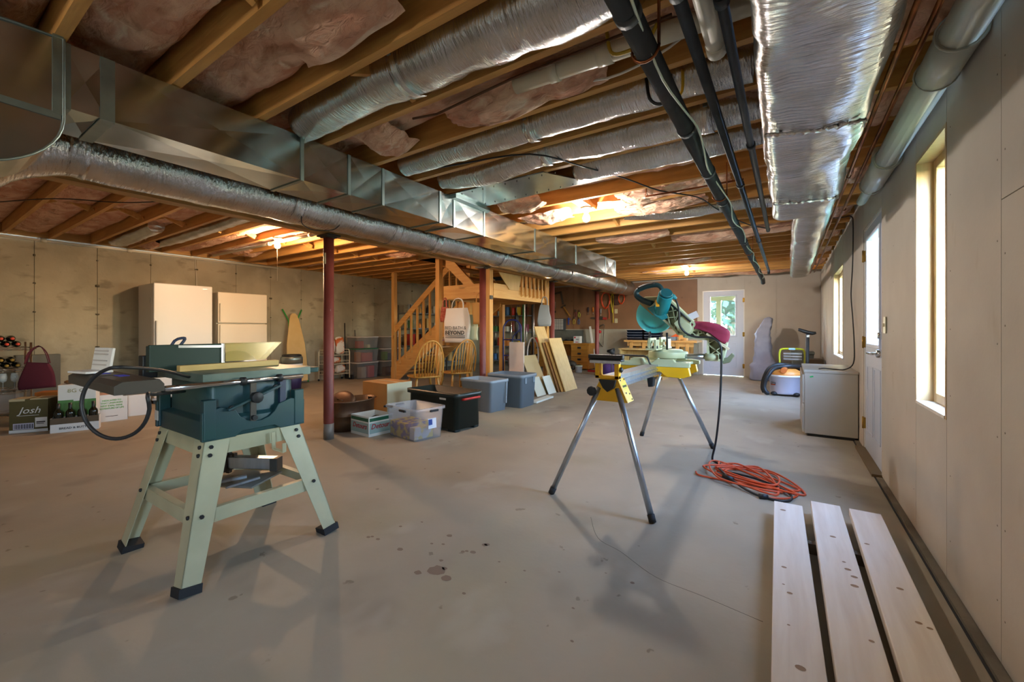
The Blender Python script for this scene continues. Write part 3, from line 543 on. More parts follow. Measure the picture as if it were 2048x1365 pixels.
# ================================================================ COLUMNS
M_bare = mat('bare_steel_base', '8b8a86', .5, .3, '77746e', 9, spots=[('5c4a40', 12, (1, 1, 1), .62, .08, .7)])
for i, (y, lab) in enumerate(((2.52, 'dark red steel column with bare grey foot beside the copper tub'), (5.1, 'dark red steel column in front of the stair landing corner post'), (7.36, 'slim dark red steel column at the far end of the stair landing'), (9.7, 'dark red steel column by the far workbench and orange cords'))):
    t = T('steel_column', lab, 'column', (-3.915, y, 0), 0, 'steel columns under the girder')
    B().cyl((0, 0, .15), (0, 0, 2.068), .05, n=24, c0=False).done('shaft', M_red, t)
    B().cyl((0, 0, 0), (0, 0, .16), .0505, n=24).done('bare_foot', M_bare, t)
    B().box(-.10, -.07, 2.064, .10, .07, 2.08).box(-.06, -.055, 2.05, .06, .055, 2.064).done('top_plate', M_greyd, t)
    if i == 0: B().box(.02, -.054, 1.78, .05, -.0495, 1.89, Matrix.Rotation(R(-10), 4, 'Z')).done('sticker', col('c9c2a0'), t)
# ================================================================ TABLE SAW
t = T('table_saw', 'green benchtop table saw on a splayed pale steel stand', 'table saw', (-2.46, 1.02, 0)); O = Vector((-2.46, 1.02, 0))
def loc(*p): return Vector(p) - O
tops = {(1, 0): (-2.19, .80), (0, 0): (-2.73, .80), (1, 1): (-2.19, 1.24), (0, 1): (-2.73, 1.24)}
feet = {(1, 0): (-2.085, .675), (0, 0): (-2.835, .665), (1, 1): (-2.095, 1.40), (0, 1): (-2.835, 1.40)}
for k in tops:
    tx, ty = tops[k]; fx, fy = feet[k]; sx = 1 if k[0] else -1; sy = 1 if k[1] else -1; b = B(); th = .004
    for ax in 'xy':      # angle section: one plate facing x, one facing y
        wt, wb = .105, .072
        if ax == 'x': q = [((tx, ty, .612), (tx, ty - sy*wt, .612)), ((fx, fy, .012), (fx, fy - sy*wb, .012))]; dv = Vector((-sx*th, 0, 0))
        else: q = [((tx, ty, .612), (tx - sx*wt, ty, .612)), ((fx, fy, .012), (fx - sx*wb, fy, .012))]; dv = Vector((0, -sy*th, 0))
        a, a2, c_, c2 = [loc(*p) for p in (q[0][0], q[0][1], q[1][0], q[1][1])]
        b.add([a, a2, c2, c_, a + dv, a2 + dv, c2 + dv, c_ + dv], [(0, 1, 2, 3), (7, 6, 5, 4), (0, 4, 5, 1), (1, 5, 6, 2), (2, 6, 7, 3), (3, 7, 4, 0)])
    lg = b.done('leg', M_stand, t)
    B().bar(loc(fx - sx*.034, fy - sy*.034, 0), loc(fx - sx*.034 - sx*.006, fy - sy*.034 - sy*.005, .035), .084, .084, (1, 0, 0)).done('rubber_foot', M_rubber, lg)
    q = B()
    for (z, d_) in ((.585, .03), (.55, .03), (.30, .035)):
        f_ = (.612 - z) / .6; px_0 = tx + (fx - tx) * f_; py_0 = ty + (fy - ty) * f_
        q.cyl(loc(px_0 - sx*.001, py_0 - sy*d_, z), loc(px_0 + sx*.008, py_0 - sy*d_, z), .009, n=6).cyl(loc(px_0 - sx*d_, py_0 - sy*.001, z), loc(px_0 - sx*d_, py_0 + sy*.008, z), .009, n=6)
    stuff(q.done('bolts', M_black, lg))
for (a, b_, nm) in (((1, 0), (1, 1), 'x'), ((0, 0), (0, 1), 'x'), ((1, 0), (0, 0), 'y'), ((1, 1), (0, 1), 'y')):
    for (z0, z1, n_) in ((.54, .612, 'top_rail'), (.255, .315, 'brace')):
        f_ = (.612 - (z0 + z1) / 2) / .6; A = [tops[k][j] + (feet[k][j] - tops[k][j]) * f_ for k in (a, b_) for j in (0, 1)]
        i_ = .012; cx, cy = (-2.46, 1.02); p = [A[0] + (i_ if A[0] < cx else -i_), A[1] + (i_ if A[1] < cy else -i_), A[2] + (i_ if A[2] < cx else -i_), A[3] + (i_ if A[3] < cy else -i_)]
        q = B().bar(loc(p[0], p[1], (z0 + z1) / 2), loc(p[2], p[3], (z0 + z1) / 2), .004, z1 - z0)
        q.bar(loc(p[0] + (.015 if nm == 'x' and p[0] < cx else -.015 if nm == 'x' else 0), p[1] + (.015 if nm == 'y' and p[1] < cy else -.015 if nm == 'y' else 0), z1), loc(p[2] + (.015 if nm == 'x' and p[0] < cx else -.015 if nm == 'x' else 0), p[3] + (.015 if nm == 'y' and p[1] < cy else -.015 if nm == 'y' else 0), z1), .03, .004)
        q.done(n_, M_stand, t)
q = B()
q.loft([[loc(*p) for p in rr(.27, .225, .03, z, 4, -2.455, 1.02)] for z in (.615, .70)] + [[loc(*p) for p in rr(.235, .195, .03, z, 4, -2.44, 1.02)] for z in (.715, .872)])
bd = q.done('body', M_sawb, t, .004)
for sx, x in ((1, -2.183), (-1, -2.737)):   # flared side skirts with the round cut-out
    arc = [(1.02 + .105 * math.cos(R(a)), .775 + .105 * math.sin(R(a))) for a in range(200, 341, 20)]
    poly = [(.785, .614), (.785, .745), (.86, .76)] + arc + [(1.18, .76), (1.255, .745), (1.255, .614), (1.13, .614), (1.10, .635), (.95, .635), (.92, .614)]
    B().prism([(a - O.y, z) for a, z in poly], 'x', x - O.x - .012, x - O.x + .012).done('base_skirt', M_sawb, bd, .003)
for y in (.79, .80 + .40):
    for x in (-2.75, -2.209): B().box(x - O.x, y - O.y, .62, x + .042 - O.x, y + .05 - O.y, .80).done('corner_rib', M_sawb, bd, .004)
B().box(-2.20 - O.x, 1.13 - O.y, .66, -2.178 - O.x, 1.16 - O.y, .87).done('trim_strip', M_navy, bd)
B().box(-2.182 - O.x, 1.0 - O.y - .014, .66, -2.172 - O.x, 1.0 - O.y + .014, .86).done('bevel_scale', M_greyd, bd, .002)
lv = B().bar((-2.163 - O.x, .88 - O.y, .745), (-2.163 - O.x, 1.12 - O.y, .835), .012, .034, (1, 0, 0)); lv.done('bevel_lever', M_sawb, bd, .003)
for (y, z) in ((.90, .752), (1.10, .828), (1.0, .69)): B().cyl((-2.172 - O.x, y - O.y, z), (-2.154 - O.x, y - O.y, z), .012, n=10).done('lever_stud', M_black, bd)
B().lathe([(.001, -2.16 - O.x), (.026, -2.16 - O.x), (.027, -2.128 - O.x), (.001, -2.126 - O.x)], (0, 1.0 - O.y, .79), 9, 'x').done('lock_knob', M_black, bd, .002)
B().box(-2.78 - O.x, .795 - O.y, .875, -2.19 - O.x, 1.30 - O.y, .915).box(-2.77 - O.x, .84 - O.y, .915, -2.21 - O.x, .842 - O.y, .9155).done('table_top', M_cast, t, .004)
B().prism([(-2.42 - O.x, 1.30 - O.y), (-2.20 - O.x, 1.30 - O.y), (-2.19 - O.x, 1.345 - O.y), (-2.22 - O.x, 1.37 - O.y), (-2.42 - O.x, 1.37 - O.y)], 'z', .882, .908).done('table_tab', M_sawb, t, .004)
B().cyl((-2.165 - O.x, .52 - O.y, .872), (-2.165 - O.x, 1.24 - O.y, .872), .0125, n=14).done('rail', M_chrome, t); B().cyl((-2.81 - O.x, .52 - O.y, .872), (-2.81 - O.x, 1.24 - O.y, .872), .0125, n=14).done('rail', M_chrome, t)
for y in (.95, 1.12): B().cyl((-2.165 - O.x, y - O.y - .01, .872), (-2.165 - O.x, y - O.y + .01, .872), .02, n=10).done('rail_clip', M_black, t)
q = B().prism([(.49 - O.y, .865), (.49 - O.y, .90), (.515 - O.y, .915), (.63 - O.y, .915), (.645 - O.y, .895), (.645 - O.y, .865)], 'x', -2.86 - O.x, -2.15 - O.x).box(-2.8 - O.x, .52 - O.y, .9155, -2.5 - O.x, .60 - O.y, .918)
ew = q.done('extension_wing', M_greyd, t, .003); B().box(-2.62 - O.x, .53 - O.y, .9182, -2.57 - O.x, .575 - O.y, .9195).box(-2.49 - O.x, .565 - O.y, .9155, -2.41 - O.x, .60 - O.y, .917).done('blue_tape', col('2c37b8'), ew)
# rip fence, blade guard
B().box(-2.512 - O.x, .69 - O.y, .917, -2.492 - O.x, 1.0 - O.y, 1.045).box(-2.54 - O.x, .69 - O.y, .917, -2.512 - O.x, .72 - O.y, 1.04).done('rip_fence', mat('fence_green', '1c322b', .5, .2), t, .003)
B().box(-2.49 - O.x, .985 - O.y, .92, -2.484 - O.x, 1.0 - O.y, 1.045).bar((-2.488 - O.x, .80 - O.y, 1.035), (-2.488 - O.x, .99 - O.y, 1.03), .006, .012).done('fence_bracket', M_steel, t)
B().prism([(1.0 - O.y, .95), (1.0 - O.y, 1.045), (1.29 - O.y, 1.045), (1.2 - O.y, .95)], 'x', -2.535 - O.x, -2.531 - O.x).prism([(1.0 - O.y, .95), (1.0 - O.y, 1.045), (1.29 - O.y, 1.045), (1.2 - O.y, .95)], 'x', -2.475 - O.x, -2.471 - O.x).box(-2.535 - O.x, 1.0 - O.y, 1.042, -2.471 - O.x, 1.29 - O.y, 1.046).done('blade_guard', M_amber, t)
bl2 = B().lathe([(.001, -.0012), (.125, -.0012), (.125, .0012), (.001, .0012)], (-2.503 - O.x, 1.06 - O.y, .88), 40, 'x'); bl2.done('blade', M_steel, t)
B().tube([(-2.60 - O.x, .79 - O.y, .99), (-2.60 - O.x, .82 - O.y, 1.06), (-2.60 - O.x, .86 - O.y, 1.075), (-2.60 - O.x, .86 - O.y, 1.06), (-2.60 - O.x, .81 - O.y, .99)], .007, 8, 3).done('push_handle', M_navy, t)
B().box(-2.68 - O.x, .70 - O.y, .88, -2.62 - O.x, .76 - O.y, .99).done('switch_box', M_black, t, .004)
q = B().bar((-2.17 - O.x, 1.09 - O.y, .60), (-2.17 - O.x, 1.095 - O.y, .515), .018, .006, (1, 0, 0)).bar((-2.17 - O.x, 1.095 - O.y, .515), (-2.12 - O.x, 1.12 - O.y, .50), .018, .006).bar((-2.12 - O.x, 1.12 - O.y, .50), (-2.12 - O.x, 1.12 - O.y, .545), .018, .006, (1, 0, 0)); q.done('tool_hook', M_stand, t)
B().box(-2.745 - O.x, .785 - O.y - .003, .65, -2.70 - O.x, .785 - O.y, .70).done('warning_label', col('d8d4cc'), t)
cr = Vector((.834, .552, 0)); cc = Vector((-1.985, .475, .86))
pts = [loc(*(cc + cr * .128 * math.cos(R(a)) + Vector((0, 0, 1)) * .125 * math.sin(R(a)) + Vector((.02, -.03, 0)) * (a / 360))) for a in range(40, 400, 24)]
B().tube([loc(-2.3, .78, .90), loc(-2.1, .62, .955)] + pts[2:] + [loc(-2.1, .6, .86), loc(-2.35, .78, .83)], .0065, 7, 3).done('power_cord', M_black, t)
tag(B().box(-2.462, .785, .9158, -2.422, 1.25, .945).done('wood_strip', wood('strip_pine', 'b99a5a', 'c9aa6a', 'y', 0), None, .002), 'pale wooden strip lying on the table saw top', 'board')
t = T('ribbed_tray', 'white ribbed plastic tray standing on the saw extension wing', 'tray', (-2.69, .575, .919), 12)
q = B().cb((0, 0, .058), (.15, .012, .112), (-8, 0, 0)).cb((0, -.045, .006), (.15, .10, .01)); q.done('shell', M_white, t, .003)
for z in (.035, .055, .085, .1): B().cb((-.005, -.009 + (z - .058) * .14, z), (.11, .004, .005), (-8, 0, 0)).done('rib', col('b8aea6'), t)
t = T('miter_fence', 'aluminium mitre fence and steel plate stored on the saw stand braces', 'saw fence', (-2.42, 1.05, .316), 20)
B().cb((0, 0, .012), (.34, .20, .008), (4, -3, 0)).done('plate', mat('worn_steel', '8e8a7e', .5, .5, '9a968a', 8), t); B().bar((-.12, .03, .085), (.13, .10, .075), .055, .06).done('extrusion', M_alu, t, .003)
B().bar((-.16, .02, .075), (-.10, .035, .08), .085, .085).done('fence_head', M_greyd, t, .004); B().bar((.11, .095, .07), (.15, .105, .07), .06, .07).done('fence_end', M_greyd, t, .004); B().bar((-.05, -.14, .03), (.06, -.02, .036), .026, .012).bar((.08, -.16, .03), (.14, -.02, .036), .014, .01).done('gauge_bar', M_alu, t)
B().box(-.13, .03, .02, -.11, .05, .17).box(-.09, .03, .10, -.075, .05, .13).done('upright', M_greyd, t)
# ================================================================ MITRE SAW STAND AND SAW
t = T('saw_stand', 'yellow and aluminium folding stand carrying the mitre saw', 'stand', (-.97, 3.4, 0)); O = Vector((-.97, 3.4, 0))
q = B().prism([(-.05, .735), (.05, .735), (.05, .752), (.038, .756), (.038, .766), (.05, .77), (.05, .785), (.038, .789), (.038, .80), (.05, .804), (.05, .82), (-.05, .82), (-.05, .804), (-.038, .80), (-.038, .789), (-.05, .785), (-.05, .77), (-.038, .766), (-.038, .756), (-.05, .752)], 'y', -.78, .92); q.done('beam', M_alu, t)
for (y, top, fs) in ((2.6, .665, ((-1.346, 2.514), (-.65, 2.456))), (4.22, .70, ((-1.285, 4.41), (-.582, 4.30)))):
    for s_, (fx, fy) in zip((-1, 1), fs):
        a = loc(-.97 + s_ * .06, y, .74); f_ = loc(fx, fy, 0); d_ = (f_ - a)
        lg = B().tube([a, f_ - d_ * .045], .0185, 14).done('leg', M_alu, t); B().tube([f_ - d_ * .06, f_ - d_ * .004], [.022, .021], 14).done('rubber_foot', M_rubber, lg)
for (y, s_) in ((2.6, -1), (4.22, 1)):
    q = B(); yy = y - O.y
    q.prism([(-.12, .655), (.13, .655), (.065, .80), (-.05, .80)], 'y', yy - .012 if s_ < 0 else yy + .004, yy - .004 if s_ < 0 else yy + .012)
    q.add([(.13, yy, .655), (.065, yy, .80), (.065, yy - s_ * .11, .80), (.13, yy - s_ * .11, .655)] + [(.122, yy, .655), (.057, yy, .80), (.057, yy - s_ * .11, .80), (.122, yy - s_ * .11, .655)], [(0, 1, 2, 3), (7, 6, 5, 4), (0, 4, 5, 1), (1, 5, 6, 2), (2, 6, 7, 3), (3, 7, 4, 0)])
    q.add([(-.12, yy, .655), (-.05, yy, .80), (-.05, yy - s_ * .11, .80), (-.12, yy - s_ * .11, .655)] + [(-.112, yy, .655), (-.042, yy, .80), (-.042, yy - s_ * .11, .80), (-.112, yy - s_ * .11, .655)], [(0, 1, 2, 3), (7, 6, 5, 4), (0, 4, 5, 1), (1, 5, 6, 2), (2, 6, 7, 3), (3, 7, 4, 0)])
    br = q.done('leg_bracket', M_yel, t)
    if s_ < 0:
        B().lathe([(.001, -.045), (.03, -.043), (.034, -.03), (.03, -.016), (.012, -.012)], (-.105, yy, .715), 9, 'y').done('lock_knob', M_black, br, .002)
        B().prism([(-.06, .795), (.06, .795), (.045, .745), (.0, .715), (-.03, .74)], 'y', yy - .03, yy - .013).done('end_cap', M_black, br, .004)
        a = Matrix(((0, -.41, .91, .1017), (1, 0, 0, 0), (0, .91, .41, .0), (0, 0, 0, 1)))
        B().add([(.0955, yy + .016, .733), (.0955, yy + .094, .733), (.0785, yy + .094, .770), (.0785, yy + .016, .770)], [(0, 1, 2, 3)]).done('name_plate', col('c8b428'), br)
        text('DEWALT', .0195, (.0895, yy + .055, .7515), (65.7, 0, 90), M_black, br)
        q = B()
        for (u, z) in ((.02, .79), (.09, .79), (.03, .71), (.085, .70), (.09, .665)): q.cyl((.055 + (.80 - z) * .45, yy + u, z), (.068 + (.80 - z) * .45, yy + u, z), .006, n=8)
        stuff(q.done('bolts', M_black, br))
        B().box(-.085, yy - .02, .80, -.055, yy + .02, .912).box(.045, yy - .02, .80, .075, yy + .02, .912).box(-.085, yy - .02, .80, .075, yy + .02, .822).box(-.05, yy - .012, .822, -.044, yy + .012, .912).done('support_frame', M_yel, t, .003)
        B().box(-.125, yy - .035, .912, .095, yy + .035, .926).box(-.135, yy - .02, .926, .10, yy + .02, .955).done('work_rest', M_black, t, .006); B().box(-.115, yy - .037, .90, .09, yy - .03, .918).done('rest_scale', M_alu, t)
        B().lathe([(.001, .0), (.017, .002), (.019, .012), (.008, .02)], (.075, yy, .86), 8, 'x').done('height_knob', M_black, t)
for (y, x0, x1) in ((3.66, -1.25, -.68), (4.10, -1.26, -.70)):
    yy = y - O.y
    q = B().prism([(x0 + .97, .802), (x1 + .97, .802), (x1 + .985, .735), (x1 + .93, .715), (x1 + .80, .720), (x1 + .75, .76), (x0 + .99, .768)], 'y', yy - .03, yy + .03); q.done('mount_arm', M_yel, t, .003)
B().prism([(.02, .735), (.075, .735), (.07, .66), (.03, .655)], 'y', .0, .06).done('release_lever', M_black, t, .006); B().tube([(.09, 3.66 - 3.4, .80), (.15, .25, .735)], .02, 8).done('arm_clamp', M_yel, t)
t = T('miter_saw', 'teal and sage sliding mitre saw mounted on the yellow stand', 'mitre saw', (-.97, 3.9, .803)); O = Vector((-.97, 3.9, .803)); Yo = -O.y
def L3(x, y, z): return (x - O.x, y - O.y, z - O.z)
def pxz(poly): return [(x - O.x, z - O.z) for x, z in poly]
q = B()
for y0 in (3.63, 4.08): q.prism(pxz([(-1.27, .803), (-.67, .803), (-.67, .835), (-.74, .845), (-.78, .842), (-.80, .865), (-.93, .868), (-.97, .835), (-1.03, .835), (-1.05, .872), (-1.14, .872), (-1.17, .845), (-1.27, .842)]), 'y', y0 - O.y, y0 + .06 - O.y)
q.box(*L3(-1.22, 3.69, .806), *L3(-.72, 4.08, .826)); bs_ = q.done('base', M_sage, t, .004)
B().lathe([(.001, .868), (.165, .868), (.168, .90), (.165, .922), (.13, .925), (.12, .94), (.001, .942)], (-.90 - O.x, 0, -.803), 32).lathe([(.06, .826), (.08, .868)], (-.90 - O.x, 0, -.803), 20).done('turntable', M_sage, t, .003)
for y in (3.72, 4.08):
    q = B()
    for x in (-1.01, -.955): q.box(*L3(x, y - .09 if y < 3.9 else y - .02, .94), *L3(x + .02, y + .02 if y < 3.9 else y + .09, 1.03))
    q.box(*L3(-1.02, y - .10, .94), *L3(-.93, y + .10, .955)).box(*L3(-1.0, y - .10, 1.0), *L3(-.98, y + .10, 1.045)).box(*L3(-1.0, y - .10, .955), *L3(-.985, y + .10, .97)); q.done('fence', M_sage, t, .002)
B().cyl(L3(-1.0, 3.68, .95), L3(-1.0, 3.68, 1.10), .010).cyl(L3(-.885, 3.80, .94), L3(-.885, 3.80, 1.09), .009).done('clamp_rod', M_black, t); B().sph(L3(-.94, 3.66, .965), .016).sph(L3(-.965, 3.66, .965), .013).done('fence_knob', M_black, t)
B().tube([L3(-1.30, 3.62, .80), L3(-1.305, 3.62, .885), L3(-1.29, 3.62, .892), L3(-1.03, 3.6, .892), L3(-1.0, 3.6, .88), L3(-.965, 3.6, .80)], .008, 8).done('carry_bar', M_black, t)
B().cyl(L3(-.80, 3.86, .885), L3(-.56, 3.86, .885), .021).cyl(L3(-.80, 3.95, .885), L3(-.56, 3.95, .885), .021).done('slide_rail', M_steel, t)
B().cyl(L3(-.585, 3.86, .885), L3(-.48, 3.86, .885), .034).cyl(L3(-.585, 3.95, .885), L3(-.48, 3.95, .885), .034).done('slide_bearing', M_sage, t)
# rear pivot arm: framed truss
def truss(name, poly, y0, y1, cross, m=M_sage, rim=.011):
    q = B(); n = len(poly)
    for i in range(n):
        a, c_ = poly[i], poly[(i + 1) % n]; q.bar(L3(a[0], (y0 + y1) / 2, a[1]), L3(c_[0], (y0 + y1) / 2, c_[1]), y1 - y0, rim * 1.6)
    for (a, c_) in cross: q.bar(L3(a[0], (y0 + y1) / 2, a[1]), L3(c_[0], (y0 + y1) / 2, c_[1]), y1 - y0, rim * .6)
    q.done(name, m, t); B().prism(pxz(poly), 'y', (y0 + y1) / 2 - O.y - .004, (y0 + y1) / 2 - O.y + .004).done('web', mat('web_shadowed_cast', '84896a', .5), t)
truss('rear_arm', [(-.555, .865), (-.455, .86), (-.425, 1.02), (-.45, 1.075), (-.53, 1.08), (-.56, 1.04), (-.565, .95)], 3.84, 3.95, [((-.555, .90), (-.44, .99)), ((-.455, .90), (-.56, .99)), ((-.56, 1.0), (-.45, 1.075)), ((-.43, 1.0), (-.53, 1.08))])
truss('link_arm', [(-.76, 1.055), (-.53, 1.03), (-.46, 1.06), (-.50, 1.105), (-.72, 1.115)], 3.85, 3.94, [((-.72, 1.11), (-.62, 1.045)), ((-.70, 1.055), (-.58, 1.10)), ((-.62, 1.10), (-.53, 1.04)), ((-.64, 1.04), (-.64, 1.11))])
truss('head_arm', [(-1.04, 1.315), (-.955, 1.385), (-.88, 1.385), (-.665, 1.165), (-.70, 1.085), (-.80, 1.075), (-.83, 1.12)], 3.83, 3.93, [((-.98, 1.26), (-.80, 1.29)), ((-.92, 1.36), (-.87, 1.16)), ((-.86, 1.35), (-.80, 1.10)), ((-.93, 1.22), (-.74, 1.23)), ((-.80, 1.29), (-.83, 1.12))])
B().lathe([(.001, 3.80 - O.y), (.045, 3.80 - O.y), (.05, 3.82 - O.y), (.05, 3.95 - O.y), (.001, 3.95 - O.y)], (-.735 - O.x, 0, 1.13 - O.z), 20, 'y').prism(pxz([(-.83, 1.17), (-.76, 1.24), (-.69, 1.19), (-.70, 1.10), (-.78, 1.09)]), 'y', 3.805 - O.y, 3.85 - O.y).done('pivot_housing', M_sage, t, .003)
B().cyl(L3(-.88, 3.80, 1.365), L3(-.69, 3.80, 1.185), .009).done('link_rod', M_black, t)
B().lathe([(.001, 3.925), (.148, 3.925), (.150, 3.9265), (.148, 3.928), (.001, 3.928)], (-1.02 - O.x, -O.y, 1.25 - O.z), 48, 'y').done('blade', M_steel, t)
gp = [(-1.02 + .165 * math.cos(R(a)), 1.25 + .165 * math.sin(R(a))) for a in range(118, 350, 8)]
q = B().prism(pxz(gp + [(-.93, 1.25), (-.99, 1.33)]), 'y', 3.895 - O.y, 3.901 - O.y).prism(pxz(gp + [(-.93, 1.25), (-.99, 1.33)]), 'y', 3.95 - O.y, 3.956 - O.y)
gr = [[L3(x, yv, z) for (x, z) in gp] for yv in (3.895, 3.956)]; q.loft(gr, False, False, False, False); q.done('blade_guard', M_guard, t)
q = B()
for k in range(26):
    a = R(205 + k * 5); q.bar(L3(-1.02 + .11 * math.cos(a), 3.893, 1.25 + .11 * math.sin(a)), L3(-1.02 + .128 * math.cos(a), 3.893, 1.25 + .128 * math.sin(a)), .004, .003)
q.done('guard_vents', mat('vent_teal', '0a4c58', .6), t)
B().prism(pxz([(-1.15, 1.36), (-1.10, 1.42), (-.97, 1.42), (-.90, 1.34), (-.96, 1.22), (-1.03, 1.25)]), 'y', 3.86 - O.y, 3.96 - O.y).done('upper_guard', mat('guard_bracket', '8a7a4e', .5), t, .01)
q = B().tube([L3(-.955, 3.86, 1.27), L3(-.91, 3.77, 1.345), L3(-.865, 3.68, 1.42)], [.062, .062, .060], 24); mo = q.done('motor', M_mak, t, .004)
B().tube([L3(-.865, 3.68, 1.42), L3(-.858, 3.667, 1.432)], [.054, .048], 24).done('motor_cap', mat('motor_cap_teal', '0a5a66', .5), mo)
B().cb(L3(-.945, 3.712, 1.345), (.028, .006, .075), (-38, 0, 22)).done('rating_label', col('d89a18'), mo)
B().prism(pxz([(-1.06, 1.31), (-1.0, 1.33), (-.90, 1.26), (-.88, 1.22), (-.93, 1.20), (-.99, 1.24)]), 'y', 3.80 - O.y, 3.87 - O.y).done('gear_case', M_mak, t, .006)
B().tube([L3(-1.02, 3.85, 1.35), L3(-1.11, 3.85, 1.385), L3(-1.165, 3.85, 1.43), L3(-1.16, 3.85, 1.475), L3(-1.09, 3.85, 1.505), L3(-1.0, 3.85, 1.52), L3(-.955, 3.85, 1.50), L3(-.93, 3.85, 1.44), L3(-.94, 3.85, 1.40)], [.026, .026, .025, .022, .022, .022, .02, .02, .025], 12, 4).done('handle', mat('handle_teal', '0c343c', .45), t)
B().tube([L3(-1.15, 3.843, 1.495), L3(-1.08, 3.843, 1.52), L3(-1.0, 3.843, 1.533)], .016, 10, 3).done('trigger_grip', M_black, t)
B().tube([L3(-.88, 3.76, 1.42), L3(-.82, 3.76, 1.40), L3(-.80, 3.76, 1.38)], [.03, .022, .012], 10).done('cord_boot', M_mak, t)
B().tube([L3(-.81, 3.76, 1.39), L3(-.785, 3.76, 1.32), L3(-.775, 3.76, 1.24), L3(-.775, 3.77, 1.16), L3(-.73, 3.79, 1.09), L3(-.65, 3.8, 1.055), L3(-.53, 3.8, 1.05), L3(-.465, 3.8, .99), L3(-.455, 3.8, .85), L3(-.47, 3.82, .5), L3(-.50, 3.84, .2), L3(-.53, 3.85, .04), L3(-.51, 3.84, .012), L3(-.45, 3.8, .01)], .0085, 8, 5).done('power_cord', M_black, t)
bo = [(-.735, 1.195), (-.68, 1.19), (-.60, 1.188), (-.52, 1.178), (-.44, 1.148), (-.388, 1.10), (-.40, 1.045), (-.418, .975), (-.47, 1.02), (-.55, 1.085), (-.60, 1.10), (-.66, 1.125), (-.735, 1.15)]
bcx, bcz = -.55, 1.11; lp = []
for yy, k in ((-.075, .45), (-.065, .75), (-.04, .93), (0, 1.0), (.04, .93), (.065, .75), (.075, .45)):
    lp.append([L3(bcx + (x - bcx) * (k if x > -.7 else 1) + .008 * noise.noise((x * 20, yy * 20, z * 20)), 3.87 + yy * (1 if x > -.62 else .5) + .03 * noise.noise((x * 9, z * 14, yy * 5)), bcz + (z - bcz) * k + .006 * noise.noise((z * 30, yy * 12, x * 30))) for (x, z) in bo])
B().loft(lp).done('dust_bag', M_maroon, t, 0, 1); B().cyl(L3(-.76, 3.87, 1.165), L3(-.715, 3.87, 1.168), .03).done('bag_spout', M_black, t)
B().bar(L3(-.57, 3.83, 1.085), L3(-.405, 3.83, .955), .022, .02).done('bag_clip', M_cream, t, .002)
B().cb(L3(-.68, 3.84, 1.235), (.085, .003, .055), (0, -25, 0)).done('paper_tag', col('d6d4de'), t)
B().prism(pxz([(-.475, .875), (-.45, .83), (-.40, .845), (-.365, .905), (-.385, .925), (-.42, .885)]), 'y', 3.86 - O.y, 3.90 - O.y).done('bevel_lever', mat('lever_sage', '6d735c', .5), t, .006)
# extension cord heap
pts = []
r2 = random.Random(5)
for k in range(22):
    a = k * 2.05 + r2.uniform(-.4, .4); rad = .45 + .6 * r2.random(); pts.append((-.26 + .37 * math.cos(a) * rad, 3.57 + .27 * math.sin(a) * rad - .10 * math.cos(a), .009 + .013 * ((k * 7) % 5) / 2))
t = T('extension_cord', 'orange extension cord heaped on the floor below the mitre saw', 'cord', (0, 0, 0)); B().tube([(-.6, 3.5, .01), (-.5, 3.42, .01)] + pts + [(.04, 3.42, .01), (.02, 3.30, .01), (-.1, 3.22, .01)], .0068, 7, 9).done('cable', M_orange, t)
B().cyl((-.11, 3.215, .016), (-.16, 3.20, .016), .016, n=8).done('plug', M_black, t); B().cyl((-.40, 3.42, .04), (-.33, 3.40, .03), .017, n=8).done('socket', M_black, t)
wire('black_cable', 'black cord tangled in the orange extension cord heap', [(-.45, 3.62, .03), (-.38, 3.45, .035), (-.32, 3.36, .03), (-.2, 3.25, .012), (-.05, 3.2, .01), (.02, 3.28, .01), (-.02, 3.4, .02), (-.2, 3.52, .03), (-.4, 3.6, .02)], .008, M_black)
# boards on blocks along the right wall
for i, (x0, x1, yb, L_, lab) in enumerate(((.0, .044, 2.96, 0, 'leftmost of three pale boards lying parallel to the right wall'), (.183, .193, 3.08, 0, 'middle one of three pale boards lying near the right wall'), (.362, .345, 3.07, 0, 'rightmost pale board, the one closest to the right wall'))):
    t = B(); P0 = Vector((x1, .6, .071)); P1 = Vector((x0, yb, .071))
    o = B().bar((0, 0, 0), (0, (P1 - P0).length, 0), .14, .038).done('spruce_board', PLANK, None, .003); o.location = P0; o.rotation_euler = (R(.0), 0, math.atan2(P0.x - P1.x, P1.y - P0.y)); tag(o, lab, 'board', 'pale boards by the right wall')
    for k in range(9):
        kx, ky, ks_ = rnd.uniform(-.055, .055), rnd.uniform(.5, 2.3), rnd.uniform(.004, .012); B().add([(kx + ks_ * 1.25 * math.cos(q * pi / 5), ky + ks_ * math.sin(q * pi / 5), .0197) for q in range(10)], [list(range(10))]).done('knot', mat('knot_brown', '96785c', .7), o)
for y, lab in ((2.55, 'wooden block under the far ends of the three pale boards'), (.8, 'wooden block under the near ends of the three pale boards')): tag(B().box(-.06, y, 0, .42, y + .04, .0515).done('support_block', M_kraftd), lab, 'block')
